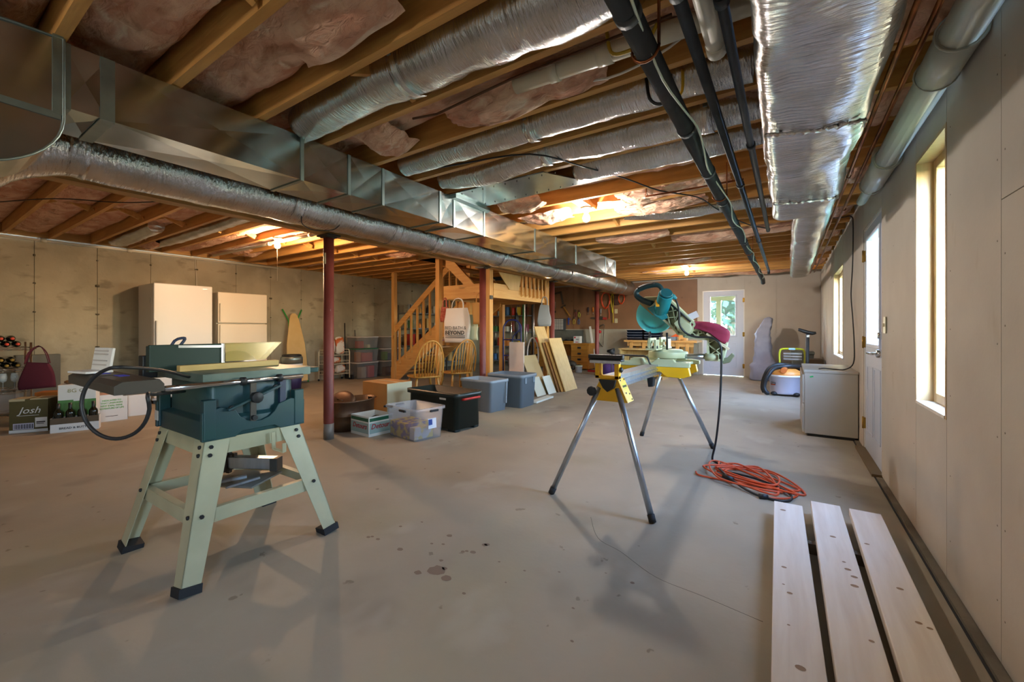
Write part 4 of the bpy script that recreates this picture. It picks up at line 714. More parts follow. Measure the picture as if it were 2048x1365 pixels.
# putty metal cabinet by the door
t = T('lateral_cabinet', 'putty metal cabinet standing against the right wall beyond the door', 'cabinet', (.36, 5.84, 0)); B().box(-.215, -.49, .03, .222, .49, .69).done('body', M_cab, t, .004); B().box(-.222, -.495, .665, .226, .495, .694).done('top', M_cab, t, .004)
for z in (.04, .345): dr = B().box(-.235, -.485, z, -.216, .485, z + .30).done('drawer', M_cab, t, .003); B().box(-.242, -.10, z + .24, -.235, .10, z + .27).done('pull', M_chrome, dr)
B().box(-.19, -.47, 0, .20, .47, .03).done('plinth', M_black, t); B().cb((-.155, -.4915, .625), (.03, .002, .014), (0, -14, 0)).done('green_sticker', col('1f9a4a'), t)
t = T('light_switch', 'single pale light switch plate beside the right wall door', 'switch', (.588, 4.0, 1.15)); B().box(-.008, -.037, -.06, 0, .037, .06).done('plate', col('c9c2a6', .4), t, .002); B().box(-.018, -.006, -.012, -.008, .006, .014).done('toggle', M_cream, t)
# ================================================================ STAIRS (lower flight far, upper flight near, landing between)
t = T('staircase', 'open timber staircase with square balusters and a landing', 'staircase', (-5.2, 6.35, 0)); O = Vector((-5.2, 6.35, 0))
def bx(q, x0, y0, z0, x1, y1, z1): return q.box(x0 - O.x, y0 - O.y, z0, x1 - O.x, y1 - O.y, z1)
LT = 1.875; x_s, x_e = -7.40, -5.04; nr = 10; rise = LT / nr; run = (x_e - x_s) / (nr - 1)
for y in (6.36, 7.16):
    B().prism([(x_s - .1 - O.x, 0), (x_s + .16 - O.x, 0), (x_e - O.x, 1.60), (x_e - O.x, LT + .02), (x_e - .1 - O.x, LT + .02), (x_s - .1 - O.x, .26)], 'y', y - O.y, y + .04 - O.y).done('stringer', PX, t)
for i in range(1, nr): B().box(x_s + (i - 1) * run - .02 - O.x, 6.40 - O.y, i * rise - .035, x_s + i * run + .02 - O.x, 7.16 - O.y, i * rise).done('tread', OAKX, t)
q = B(); bx(q, -5.04, 5.45, LT - .03, -4.0, 7.22, LT).done('landing_deck', PLY, t)
q = B(); bx(q, -5.04, 5.44, 1.635, -4.0, 5.48, LT).done('rim_board', PX, t); q = B(); bx(q, -4.02, 5.48, 1.635, -3.985, 7.2, LT - .002).done('rim_board', PY, t)
q = B(); bx(q, -5.08, 5.48, 1.635, -5.04, 6.36, LT).done('rim_board', PY, t); q = B(); bx(q, -5.04, 7.2, 1.635, -4.0, 7.24, LT).done('rim_board', PX, t)
for y in (5.9, 6.3, 6.75): q = B(); bx(q, -5.04, y, 1.65, -4.02, y + .038, LT - .03).done('landing_joist', PX, t)
for (x, y, z1) in ((-5.13, 5.42, 2.38), (-4.0, 5.38, 2.08), (-3.99, 7.25, 2.08), (-5.06, 7.26, 1.64), (-7.35, 6.33, 2.38), (-5.16, 6.30, 2.38)):
    q = B(); bx(q, x - .044, y - .044, 0, x + .044, y + .044, z1).done('post', PZ, t)
hr = B().bar((-7.33 - O.x, 6.335 - O.y, 1.10), (-5.12 - O.x, 6.335 - O.y, 2.85 - .0), .038, .12).done('handrail', PX, t)
for i in range(11):
    x = -7.18 + i * .185; zr = 1.10 + (x + 7.33) * (1.75 / 2.21); zb = max(.2, .26 + (x - (x_s - .1)) * ((LT - .26) / (x_e - .1 - (x_s - .1))) - .12)
    if zr < 2.75: B().box(x - O.x - .019, 6.318 - O.y, zb, x - O.x + .019, 6.356 - O.y, min(zr, 2.37) - .02).done('baluster', PZ, t)
# upper flight toward -x
for y in (5.50, 6.28): B().prism([(-4.62 - O.x, LT + .001), (-4.40 - O.x, LT + .001), (-5.56 - O.x, 2.95), (-5.56 - O.x, 2.66)], 'y', y - O.y, y + .04 - O.y).done('stringer', PX, t)
for i in range(4): B().box(-4.80 - i * .24 - O.x, 5.54 - O.y, LT + .17 * (i + 1) - .03, -4.53 - i * .24 - O.x, 6.28 - O.y, LT + .17 * (i + 1)).done('tread', OAKX, t)
# yellow infill panel and short balusters along the landing edge
B().prism([(5.60 - O.y, 2.07), (6.30 - O.y, 2.07), (6.22 - O.y, 1.80), (5.92 - O.y, 1.80)], 'x', -3.984 - O.x, -3.97 - O.x).done('infill_panel', PLY, t)
for i in range(7):
    y = 6.32 + i * .142; B().prism([(-3.985 - O.x, 2.078), (-3.947 - O.x, 2.078), (-3.947 - O.x, 1.735), (-3.985 - O.x, 1.70)], 'y', y - O.y - .02, y - O.y + .018).done('baluster', PZ, t)
B().box(-3.955 - O.x, 5.33 - O.y, 1.60, -3.94 - O.x, 5.40 - O.y, 1.66).done('thermometer', M_black, t)
B().box(-4.75 - O.x, 6.34 - O.y, 2.03, -4.2 - O.x, 6.345 - O.y, 2.10).done('blue_edge', col('3c5a7a'), t)
# ================================================================ BAGS HANGING UNDER THE LANDING
def cloth_bag(name, lab, loc, w_, h_, d_, m, rz, seed, top=.7, handles=True):
    b = T(name, lab, 'bag', loc, rz); lp = []
    for i in range(9):
        u = i / 8; z = -h_ + u * h_; k = (1 - .12 * (1 - u) ** 4) * (1 - (1 - top) * u ** 1.5)
        l = rr(w_ / 2 * k, d_ / 2 * (1 - .75 * u), d_ / 2 * (1 - .75 * u) * .7, z, 4)
        l2 = []
        for (x, y, zz) in l: n = noise.noise((x * 7 + seed, y * 7, zz * 5)); l2.append((x + n * .02, y + n * .03 + .012 * noise.noise((x * 18, seed, zz * 3)), zz + .02 * n))
        lp.append(l2)
    B().loft(lp, True, False).done('body', m, b)
    if handles:
        for s_ in (-1, 1): B().tube([(s_ * w_ * .22, 0, -.03), (s_ * w_ * .2, .01, .08), (s_ * w_ * .12, .02, .14), (0, .02, .16)], .012, 6, 3, flat=.4).done('handle', m, b)
    return b
M_poly = mat('white_polythene', 'd9cec6', .45, bump=.15, bs=14, spec=.4)
b = cloth_bag('shopping_bag', 'white plastic shopping bag with black lettering hanging from the landing', (-4.60, 5.30, 1.48), .50, .58, .14, M_poly, 12, 3, .78)
rz_ = 0
text('BED BATH &', .078, (.01, -.088, -.34), (84, 0, 0), M_black, b, sx=.92); text('BEYOND', .092, (.0, -.094, -.42), (84, 0, 0), M_black, b, bold=.003, sx=.98)
q = B()
for z in (-.475, -.50): q.box(-.18, -.094, z, .19, -.09, z + .010)
q.done('small_print', M_black, b)
cloth_bag('red_bag', 'small red patterned bag hanging beside the white shopping bag', (-4.93, 5.34, 1.50), .17, .26, .08, mat('red_print', '9c3a34', .8, 0, 'b86a52', 30), 10, 8, .8)
cloth_bag('paper_bag', 'brown paper bag hanging right of the white shopping bag', (-4.21, 5.385, 1.56), .26, .36, .07, M_kraft, 10, 5, .92)
cloth_bag('plastic_bag', 'pale green plastic bag behind the white shopping bag', (-4.36, 5.405, 1.36), .22, .42, .03, col('c6d6bc', .5), 8, 9, .8, False)
# ================================================================ WINDSOR CHAIRS
ch = T('windsor_chair', 'golden hoop-back wooden chair nearer the cardboard box', 'chair', (-4.40, 4.33, 0), 66, 'hoop-back chairs by the stairs')
so = [(.20, -.20), (.225, -.05), (.22, .12), (.17, .20), (.06, .215), (-.06, .215), (-.17, .20), (-.22, .12), (-.225, -.05), (-.20, -.20), (-.08, -.235), (.08, -.235)]
B().loft([[(x * k, y * k, z) for x, y in so] for (k, z) in ((.9, .425), (1.0, .44), (1.0, .455), (.96, .462))]).done('seat', OAK, ch, 0, 1)
for (sx, sy) in ((1, 1), (-1, 1), (1, -1), (-1, -1)):
    a = Vector((sx * .15, sy * .14, .43)); f_ = Vector((sx * .215, sy * .215, 0)); B().tube([f_ + (a - f_) * k for k in (0, .12, .3, .5, .62, .68, .74, .9, 1)], [.011, .014, .018, .022, .02, .014, .02, .016, .013], 10).done('leg', OAK, ch)
B().tube([(-.185, .18, .18), (-.18, -.18, .18)], .011, 8).done('stretcher', OAK, ch); B().tube([(.185, .18, .18), (.18, -.18, .18)], .011, 8).done('stretcher', OAK, ch); B().tube([(-.18, 0, .18), (.18, 0, .18)], .011, 8).done('stretcher', OAK, ch)
hp = [(.205 * math.cos(R(a)) * (1.0 if a in (0, 180) else 1.05), -.20 - .13 * math.sin(R(a)) - 0, .46 + .50 * math.sin(R(a)) ** .8) for a in range(0, 181, 15)]
B().tube(hp, .0125, 8, 3).done('hoop', OAK, ch)
for i in range(8):
    u = -1 + 2 * (i + .5) / 8; x = .16 * u; xt = .185 * u; a_ = math.acos(max(-1, min(1, xt / .215))); zt = .46 + .50 * math.sin(a_) ** .8
    B().tube([(x, -.20, .455), ((x + xt) / 2 * 1.02, -.2 - .065 * math.sin(a_), (.455 + zt) / 2), (xt, -.20 - .13 * math.sin(a_), zt)], [.008, .0095, .007], 7).done('spindle', OAK, ch)
dup(ch, (-4.36, 5.0, 0), 72, 'golden hoop-back wooden chair nearer the grey bins')
# ================================================================ BINS AND BOXES IN THE MIDDLE
def tub(b, w_, d_, h_, tap, m, nm='body', r=.04, rim=.018, wall=.006, foot=0, par=None, rimh=.03):
    k = 1 - tap; l = [rr(w_/2*k, d_/2*k, r, foot), rr(w_/2 - rim, d_/2 - rim, r, h_ - rimh), rr(w_/2, d_/2, r + .01, h_ - rimh + .004), rr(w_/2, d_/2, r + .01, h_), rr(w_/2 - rim - wall, d_/2 - rim - wall, r, h_), rr(w_/2*k - wall, d_/2*k - wall, r, foot + wall)]
    return B().loft(l).done(nm, m, par)
t = T('clear_bin', 'open clear plastic bin with black clips and a blue label', 'bin', (-3.275, 3.10, 0), -8); o = tub(B(), .56, .40, .325, .16, M_bin, par=t, wall=.004)
for (x, y, a) in ((.06, -.198, 0), (.282, .03, 90), (-.282, .0, 90), (-.27, -.15, 40)): B().cb((x, y, .295), (.10, .022, .022), (0, 0, a)).done('clip', M_black, t, .004)
B().cb((.264, .02, .165), (.003, .10, .10), (0, -4, 0)).done('label', col('d8dde6', .4), t); B().cb((.2665, -.005, .18), (.003, .045, .055), (0, -4, 0)).done('label_picture', col('27408a', .4), t)
t = T('snack_carton', 'yellow and purple printed carton inside the clear bin', 'box', (-3.30, 3.09, .008), -8); B().box(-.20, -.14, 0, .12, .12, .15).done('carton', mat('yellow_purple_print', 'c9a81a', .6, 0, '5a3f78', 14, lo=.45, hi=.55), t); B().box(.13, -.13, 0, .21, .10, .12).done('carton', mat('yellow_white_print', 'cdb42c', .6, 0, 'c7c3c8', 9, lo=.48, hi=.54), t)
t = T('black_tote', 'big black plastic tote with red handles', 'bin', (-3.36, 3.63, 0), -4); M_tote = mat('tote_black_green', '16221f', .35)
tub(B(), .86, .44, .42, .08, M_tote, par=t, r=.05, foot=.03, rim=.03, rimh=.05)
for (x, y) in ((.32, .15), (-.32, .15), (.32, -.15), (-.32, -.15)): B().box(x - .06, y - .04, 0, x + .06, y + .04, .04).done('foot', M_tote, t, .01)
for s_ in (-1, 1): B().tube([(s_ * .425, -.13, .355), (s_ * .455, -.12, .36), (s_ * .455, .12, .36), (s_ * .425, .13, .355)], .013, 8).done('handle', col('b3231f', .4), t)
B().box(.16, -.216, .345, .26, -.2125, .365).done('label', col('c9c4b8'), t)
t = T('grey_bin', 'grey plastic storage bin with brown contents nearer the black tote', 'bin', (-3.56, 4.67, 0), -4, 'grey storage bins'); M_gb = mat('grey_bin_plastic', '8e98a0', .5); tub(B(), .60, .40, .43, .14, M_gb, par=t, rimh=.04); B().prism([(.13, .40), (.15, .40), (.13, .10), (.115, .10)], 'x', .262, .30).done('rib', M_gb, t)
tag(B().cb((-3.58, 4.67, .195), (.44, .27, .34), (0, 3, -4)).done('brown_paper_stack', M_kraftd, None, .01), 'brown paper stack inside the nearer grey bin', 'paper')
t = T('grey_bin', 'empty blue-grey plastic bin nearest the leaning planks', 'bin', (-3.42, 5.17, 0), 2, 'grey storage bins'); M_gb2 = mat('bluegrey_bin_plastic', '74818c', .5); tub(B(), .62, .46, .47, .13, M_gb2, par=t, rimh=.05)
for y in (-.14, .10): B().box(.275, y, .34, .306, y + .05, .43).done('latch', M_gb2, t, .006)
t = T('copper_tub', 'old oval copper wash boiler standing beside the red column', 'tub', (-4.16, 2.97, 0), 8); M_cop = mat('aged_copper', '5a4030', .45, .6, '6e5238', 6)
B().loft([[(.20*k*math.cos(2*pi*i/28), .29*k*math.sin(2*pi*i/28), z) for i in range(28)] for (k, z) in ((.93, 0), (.95, .1), (.955, .16), (.985, .165), (.96, .172), (.985, .31), (1.03, .315), (1.03, .328), (.98, .33), (.93, .02))]).done('body', M_cop, t)
for s_ in (-1, 1): B().box(-.03, s_ * .285 - .012, .25, .03, s_ * .285 + .012, .31).tube([(-.02, s_*.295, .29), (-.03, s_*.34, .30), (.03, s_*.34, .30), (.02, s_*.295, .29)], .008, 7).done('handle', M_cop, t)
t = T('boiler_cover', 'oval copper cover propped on edge inside the wash boiler', 'cover', (-4.16, 2.84, .31), 8)
q = B(); Mx = Euler((R(52), R(8), 0)).to_matrix().to_4x4(); q.M = Mx
q.loft([[(.17*k*math.cos(2*pi*i/24), .13*k*math.sin(2*pi*i/24), z) for i in range(24)] for (k, z) in ((.98, -.03), (1.0, 0), (1.0, .012), (.7, .03), (.2, .035))]).done('dome', M_cop, t)
q = B(); q.M = Mx; q.tube([(-.04, 0, .03), (-.03, 0, .06), (.03, 0, .06), (.04, 0, .03)], .007, 7).done('handle', M_cop, t)
t = T('beer_carton', 'open printed beer carton with red script in front of the copper tub', 'carton', (-3.77, 2.94, 0), -4); M_cg = col('cfcfc6', .5)
for (a, b_, c_, d_) in ((-.165, -.15, .165, -.146), (-.165, .146, .165, .15), (-.165, -.146, -.161, .146), (.161, -.146, .165, .146)): B().box(a, b_, 0, c_, d_, .205).done('side', M_cg, t)
B().box(-.16, -.145, .001, .16, .145, .004).done('base', M_cg, t)
for nm, c_, z0, z1 in (('green_band', '1c5a40', .155, .19), ('silver_band', '8ea6a0', .03, .14)):
    B().box(-.158, -.1512, z0, .158, -.1500, z1).box(.165, -.14, z0, .1662, .14, z1).done(nm, col(c_, .45), t)
text('Detours', .075, (0, -.1525, .10), (90, 0, 0), col('9c2026', .5), t, shear=.3, bold=.001); text('Detours', .075, (.1675, 0, .10), (90, 0, 90), col('9c2026', .5), t, shear=.3, bold=.001)
tag(B().tube([(-3.85, 2.9, .10), (-3.8, 3.0, .16), (-3.72, 2.98, .17), (-3.68, 2.9, .12)], .012, 7, 3).done('dark_tool', M_greyd), 'dark curved tool lying in the open beer carton', 'tool')
t = T('cardboard_box', 'taped brown cardboard box standing behind the copper tub', 'box', (-4.29, 3.58, 0), -3); B().box(-.25, -.19, 0, .25, .19, .455).done('body', M_kraft, t, .004); B().box(-.25, -.03, .4555, .25, .03, .457).box(-.2515, -.03, .34, -.25, .03, .457).done('tape', col('c9a878', .3), t); B().box(-.03, -.192, .06, .02, -.19, .085).done('print', M_kraftd, t)
B().box(.2503, -.19, .03, .2515, .19, .455).done('grey_side', col('a8a084', .7), t)
# planks leaning, boards and foam by the bins
def lean(name, lab, x0, x1, y0, y1, z1, th, m, grp='planks leaning by the grey bins', cat='plank'):
    q = B(); d_ = Vector((x1 - x0, 0, z1)); n = Vector((z1, 0, -(x1 - x0))).normalized() * th
    vs = [(x0, y0, 0), (x0, y1, 0), (x1, y1, z1), (x1, y0, z1)]; vs2 = [tuple(Vector(v) + n) for v in vs]; mn = min(v[2] for v in vs2); vs = [Vector(v) - Vector((0, 0, min(0, mn))) for v in vs]; vs2 = [Vector(v) - Vector((0, 0, min(0, mn))) for v in vs2]
    q.add(vs + vs2, [(0, 1, 2, 3), (7, 6, 5, 4), (0, 4, 5, 1), (1, 5, 6, 2), (2, 6, 7, 3), (3, 7, 4, 0)]); return tag(q.done(name, m, None, .002), lab, cat, grp)
lean('leaning_plank', 'widest light plywood plank at the front of the leaning stack', -3.32, -3.66, 6.72, 7.22, .95, .02, PLY)
lean('leaning_plank', 'narrow oak strip second in the leaning plank stack', -3.36, -3.69, 6.66, 7.12, .88, .012, wood('strip_oak', 'a87838', 'b98746', 'z', .3))
lean('leaning_plank', 'thin dark-edged strip third in the leaning plank stack', -3.40, -3.72, 6.62, 6.95, .87, .012, wood('strip_brown', '8a5a30', '9c6a3a', 'z', .3))
lean('leaning_plank', 'tallest pale plank rising behind the leaning stack', -3.48, -3.88, 6.58, 6.95, 1.165, .022, PLY)
lean('leaning_board', 'tan hardboard sheet leaning behind the blue-grey bin', -3.50, -3.80, 6.02, 6.50, .66, .008, col('bda373', .7), None, 'board')
lean('leaning_board', 'small white panel at the foot of the tan hardboard', -3.46, -3.60, 5.98, 6.28, .30, .008, col('cfd3c2', .6), 'small white panels by the bins', 'board')
lean('leaning_board', 'second small white panel leaning nearest the planks', -3.42, -3.55, 6.30, 6.58, .30, .008, col('d3d6c8', .6), 'small white panels by the bins', 'board')
tag(B().box(-4.03, 6.0, 0, -3.74, 6.03, .90).done('white_shelf_board', mat('primed_board', 'd2bcae', .6, 0, 'd8c6b8', 4)), 'primed white board standing upright behind the blue-grey bin', 'board')
tag(B().cb((-3.22, 5.72, .02), (.12, .62, .028), (0, 0, 4)).done('foam_strip', col('dfe2d6', .8), None, .004), 'white foam strip lying on the floor beside the blue-grey bin', 'foam')
tag(B().cb((-4.35, 5.95, .10), (.4, .1, .2), (0, 0, 60)).done('white_board_offcut', col('d0d4bc', .7), None, .004), 'pale board offcut on the floor behind the blue-grey bin', 'board')
tag(B().sph((-4.7, 6.1, .11), (.22, .16, .11), 16, 8).done('plastic_sack', mat('sack_white', 'c8bfb8', .5, 0, '9a8f98', 20, bump=.8, bs=12)), 'crumpled white plastic sack on the floor under the landing', 'sack')
# ================================================================ LEFT WALL: WINE RACK, CARTONS
t = T('wine_rack', 'chrome wire shelving with wine bottles against the concrete wall', 'rack', (-7.86, .45, 0)); O = Vector((-7.86, .45, 0))
for (x, y) in ((.18, .55), (-.18, .55), (.18, -.55), (-.18, -.55)): B().cyl((x, y, 0), (x, y, .96), .0125, n=10).done('post', M_chrome, t)
SHZ = (.90, .645, .40, .12)
for z in SHZ:
    q = B()
    for x in (-.18, .18): q.tube([(x, -.55, z), (x, .55, z)], .004, 6).tube([(x, -.55, z - .03), (x, .55, z - .03)], .004, 6).tube([(x, -.55 + .055 * i, z - (.03 if i % 2 else 0)) for i in range(21)], .003, 5)
    for y in (-.55, .55): q.tube([(-.18, y, z), (.18, y, z)], .004, 6)
    for i in range(27): q.tube([(-.18, -.53 + i * .041, z), (.18, -.53 + i * .041, z)], .0025, 4)
    stuff(q.done('wire_shelf', M_chrome, t))
M_bot = mat('dark_bottle_glass', '14160e', .08, 0, spec=.6); M_capr = mat('red_capsule', 'c8452e', .4); M_capg = mat('gold_capsule', 'b08a3c', .35, .4); M_capd = mat('dark_capsule', '2a2622', .4)
def bottle(name, lab, cat, grp, lo, along, capm, rz=0):
    b = T(name, lab, cat, lo, rz, grp); pr = [(.001, -.0), (.036, .0), (.038, .01), (.038, .19), (.034, .212), (.018, .235), (.0145, .25), (.0145, .30), (.001, .30)]
    B().lathe(pr, (0, 0, 0), 14, along).done('glass', M_bot, b); B().lathe([(.0150, .248), (.0155, .25), (.0155, .303), (.001, .304)], (0, 0, 0), 12, along).done('capsule', capm, b); return b
wb = bottle('wine_bottle', 'red-capped wine bottle farthest from the rack post, bottom row, top shelf', 'bottle', 'red-capped bottles on the top rack shelf', (-7.98, .73, .942), 'x', M_capr)
for (y, z, lb) in ((.815, .942, 'red-capped wine bottle second in the bottom row on the top rack shelf'), (.90, .942, 'red-capped wine bottle in the bottom row nearest the rack post, top shelf'), (.772, 1.008, 'red-capped wine bottle stacked upper row, farther from the rack post'), (.857, 1.008, 'red-capped wine bottle stacked upper row, nearer the rack post')): dup(wb, (-7.98, y, z), None, lb)
wb2 = bottle('wine_bottle', 'gold-capped wine bottle farthest from the tote bag, bottom row, second shelf', 'bottle', 'gold-capped bottles on the second rack shelf', (-7.98, .73, .687), 'x', M_capg)
for (y, z, lb) in ((.815, .687, 'gold-capped wine bottle second in the bottom row on the second rack shelf'), (.90, .687, 'gold-capped wine bottle in the bottom row nearest the red tote bag'), (.772, .753, 'gold-capped wine bottle stacked upper row, farther from the tote bag'), (.857, .753, 'gold-capped wine bottle stacked upper row, nearer the tote bag')): dup(wb2, (-7.98, y, z), None, lb)
gl = tag(B().lathe([(.03, 0), (.003, .006), (.003, .08), (.03, .10), (.036, .14), (.028, .19), (.026, .19), (.034, .14), (.028, .102)], n=14).done('wine_glass', clear('stemware', 'dfe8ea', .3, .05)), 'clear stemmed glass farthest from the rack post on the third shelf', 'glass', 'stemmed glasses on the third rack shelf'); gl.location = (-7.75, .70, .404)
for y, lb in ((.79, 'second clear stemmed glass from the far end of the third rack shelf'), (.88, 'third clear stemmed glass on the third rack shelf, behind the tote bag'), (.96, 'clear stemmed glass at the rack post end of the third shelf')):
    g2 = gl.copy(); C.objects.link(g2); g2.location = (-7.75, y, .404); g2['label'] = lb
tag(B().box(-7.98, .6, .124, -7.72, .95, .34).done('clear_box', M_bin2, None, .01), 'cloudy clear plastic box on the lowest rack shelf', 'box')
tag(B().box(-8.45, .95, .0, -8.3, 1.35, .78).done('grey_sheet_board', col('5d584e', .7), None, .004), 'dark grey panel leaning behind the red tote bag', 'panel')
b = cloth_bag('tote_bag', 'dark red cloth tote bag hanging from the wine rack post', (-7.57, 1.04, .715), .34, .31, .12, mat('dark_red_canvas', '4c0f22', .9), 62, 4, .6, False)
for s_ in (-1, 1): B().tube([(-.10, s_ * .02, -.01), (-.07, s_ * .02, .12), (0, .03, .20), (.07, s_ * .02, .12), (.10, s_ * .02, -.01)], .016, 8, 3, flat=.25).done('handle', MATS['dark_red_canvas'], b)
M_josh = mat('olive_card', '4c431f', .6, 0, '554b26', 4)
t = T('wine_carton', 'olive wine carton with white script standing before the wine rack', 'carton', (-6.96, .751, 0), 59.7); B().box(0, 0, 0, .30, .22, .36).done('body', M_josh, t, .003); B().box(-.001, -.001, .34, .12, .221, .363).box(.16, -.001, .352, .301, .221, .363).done('flap', col('b0a280', .7), t); B().box(-.001, -.0012, 0, .301, .001, .03).done('base_band', M_cartw, t)
text('Josh', .10, (.155, -.0015, .235), (90, 0, 0), M_cartw, t, shear=.35); B().box(.07, -.0018, .18, .23, -.0005, .184).done('underline', M_cartw, t); B().box(.03, -.0018, .035, .19, -.0005, .10).done('barcode_label', col('b9b6c8', .5), t); B().box(.20, -.0018, .05, .295, -.0005, .155).done('shipping_label', M_cartw, t)
stuff(B().box(.21, -.0024, .10, .28, -.0018, .112).box(.21, -.0024, .085, .27, -.0018, .092).done('label_print', M_black, t))
q = B()
for i in range(14): q.box(.04 + i * .0105, -.0024, .042, .04 + i * .0105 + .004 + .003 * (i % 2), -.0018, .09)
stuff(q.done('barcode', M_black, t))
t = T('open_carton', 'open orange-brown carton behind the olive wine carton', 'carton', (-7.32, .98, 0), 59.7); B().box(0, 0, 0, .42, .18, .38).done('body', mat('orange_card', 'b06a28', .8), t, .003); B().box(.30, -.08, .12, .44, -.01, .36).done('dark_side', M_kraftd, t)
t = T('bottle_tray', 'low white carton of wine bottles with black lettering on its front', 'carton', (-6.596, .994, 0), 70.5)
B().box(0, 0, 0, .375, .004, .155).box(0, .116, 0, .375, .12, .155).box(0, .004, 0, .004, .116, .155).box(.371, .004, 0, .375, .116, .155).box(.004, .004, 0, .371, .116, .004).done('tray', M_cartw, t); B().box(-.001, -.0012, .09, .376, 0, .155).done('dark_band', M_kraftd, t); text('BREAD & BUTTER', .03, (.19, -.0015, .042), (90, 0, 0), M_black, t, bold=.0005, sx=1.05)
for i, lb in enumerate(('wine bottle standing in the low white tray, nearest the olive carton', 'second wine bottle in the low white tray from the olive carton', 'third wine bottle in the low white tray from the olive carton', 'last wine bottle in the low white tray, beside the white carton')):
    m_ = Matrix.Rotation(R(70.5), 4, 'Z'); p = Vector((-6.596, .994, 0)) + m_ @ Vector((.05 + i * .091, .06, .006)); bottle('wine_bottle', lb, 'bottle', 'bottles standing in the low white tray', p, 'z', M_capd)
t = T('inverted_carton', 'tall white and green carton behind the row of standing bottles', 'carton', (-6.70, 1.065, 0), 70.5); B().box(0, .02, 0, .30, .25, .50).done('body', M_cartw, t, .003); B().box(-.001, .0185, .0, .301, .02, .33).done('green_panel', mat('green_print', '4c7a3c', .6, 0, '5f8a48', 5), t); B().box(-.002, .02, .0, 0, .25, .5).done('side_panel', col('c8a088', .7), t); text('8G OI', .06, (.15, .0175, .43), (90, 0, 0), col('8e8a5c'), t); B().box(.12, .0175, .315, .20, .0185, .345).done('tab', M_cartw, t)
for i, (x, y) in enumerate(((.07, .13), (.19, .14))): p = Vector((-6.70, 1.065, .5005)) + Matrix.Rotation(R(70.5), 4, 'Z') @ Vector((x, y, 0)); o = tag(B().sph((0, 0, .022), (.055, .045, .022), 14, 6).done('wooden_coaster', col('7a5634', .5)), ('round brown wooden lump on the tall carton, nearer the tote bag', 'round brown wooden lump on the tall carton, nearer the saw wing')[i], 'ornament'); o.location = p
t = T('white_carton', 'white carton with four lines of green lettering', 'carton', (-6.88, 1.40, 0), 86); B().box(0, 0, 0, .29, .26, .325).done('body', M_cartw, t, .003); B().box(0, 0, .3252, .29, .26, .327).done('top', col('c9a090', .7), t)
for i, s_ in enumerate(('DEDICATED TO', 'THAT UNSPOKEN', 'NEW IDEAL WINE', 'ADVENTURE OF LIFE')): text(s_, .026, (.145, -.0015, .255 - i * .032), (90, 0, 0), col('6aa83e'), t, bold=.0004, sx=.92)
B().box(.09, -.0012, .06, .20, 0, .066).done('small_print', M_kraftd, t)
t = T('white_carton', 'small white carton half hidden behind the green-lettered carton', 'carton', (-7.05, 1.74, 0), 80); B().box(0, 0, 0, .22, .2, .27).done('body', M_cartw, t, .003); B().box(.2205, .02, .05, .2215, .18, .24).done('print', M_kraftd, t)
# freezer, fridge
t = T('upright_freezer', 'tall white upright freezer against the concrete wall', 'freezer', (-8.2, 2.605, 0)); B().box(-.32, -.38, .05, .28, .38, 1.81).done('body', M_white, t, .01); dd = B().box(.282, -.38, .09, .35, .38, 1.815).done('door', M_white, t, .014); B().box(.35, -.36, .85, .385, -.335, 1.25).done('handle', M_white, dd, .008); B().box(-.3, -.36, 0, .27, .36, .05).done('plinth', M_black, t); B().box(.2, -.383, 1.52, .24, -.38, 1.60).done('lock', M_steel, t); B().box(.3505, .02 + .22, 1.76, .3515, .31, 1.775).done('badge', M_steel, dd)
t = T('refrigerator', 'cream two-door refrigerator beside the taller white freezer', 'refrigerator', (-8.2, 3.455, 0)); M_fr = mat('cream_enamel', 'd8cbb4', .35)
B().box(-.32, -.39, .05, .27, .39, 1.735).done('body', M_fr, t, .008); dd = B().box(.272, -.39, 1.225, .345, .39, 1.74).done('freezer_door', M_fr, t, .012); B().box(.345, -.37, 1.25, .375, -.345, 1.55).done('handle', M_fr, dd, .006); dd = B().box(.272, -.39, .10, .345, .39, 1.212).done('fridge_door', M_fr, t, .012); B().box(.345, -.37, .80, .375, -.345, 1.19).done('handle', M_fr, dd, .006); B().box(-.28, -.36, 0, .26, .36, .05).done('plinth', M_black, t)
wire('white_cable', 'pale cable running down the wall between freezer and fridge', [(-8.585, 3.0, 2.35), (-8.585, 3.02, 2.0), (-8.585, 3.02, 1.7)], .006, col('c8bfae'))
# ironing board
t = T('ironing_board', 'tan ironing board with green legs leaning on the concrete wall', 'ironing board', (-8.30, 4.68, 0)); q = B(); Mi = Euler((0, R(-7.5), 0)).to_matrix().to_4x4(); q.M = Mi
ol = [(-.20, .06), (.20, .06), (.205, .5), (.19, .82), (.14, 1.1), (.10, 1.32), (.07, 1.42), (.03, 1.46), (-.03, 1.46), (-.07, 1.42), (-.10, 1.32), (-.14, 1.1), (-.19, .82), (-.205, .5)]
q.loft([[(x, y, z) for (y, z) in ol] for x in (-.012, .012)], smooth=False); q.done('board', mat('tan_cover', 'c9a468', .85, 0, 'd0ac72', 5), t, .01)
for s_ in (-1, 1): q = B(); q.M = Mi; q.tube([(-.03, s_ * .22, .03), (-.04, s_ * .10, .9), (-.05, s_ * .09, 1.32), (-.05, s_ * .20, 1.55)], .014, 8).done('leg', col('2f8f3c', .4), t)
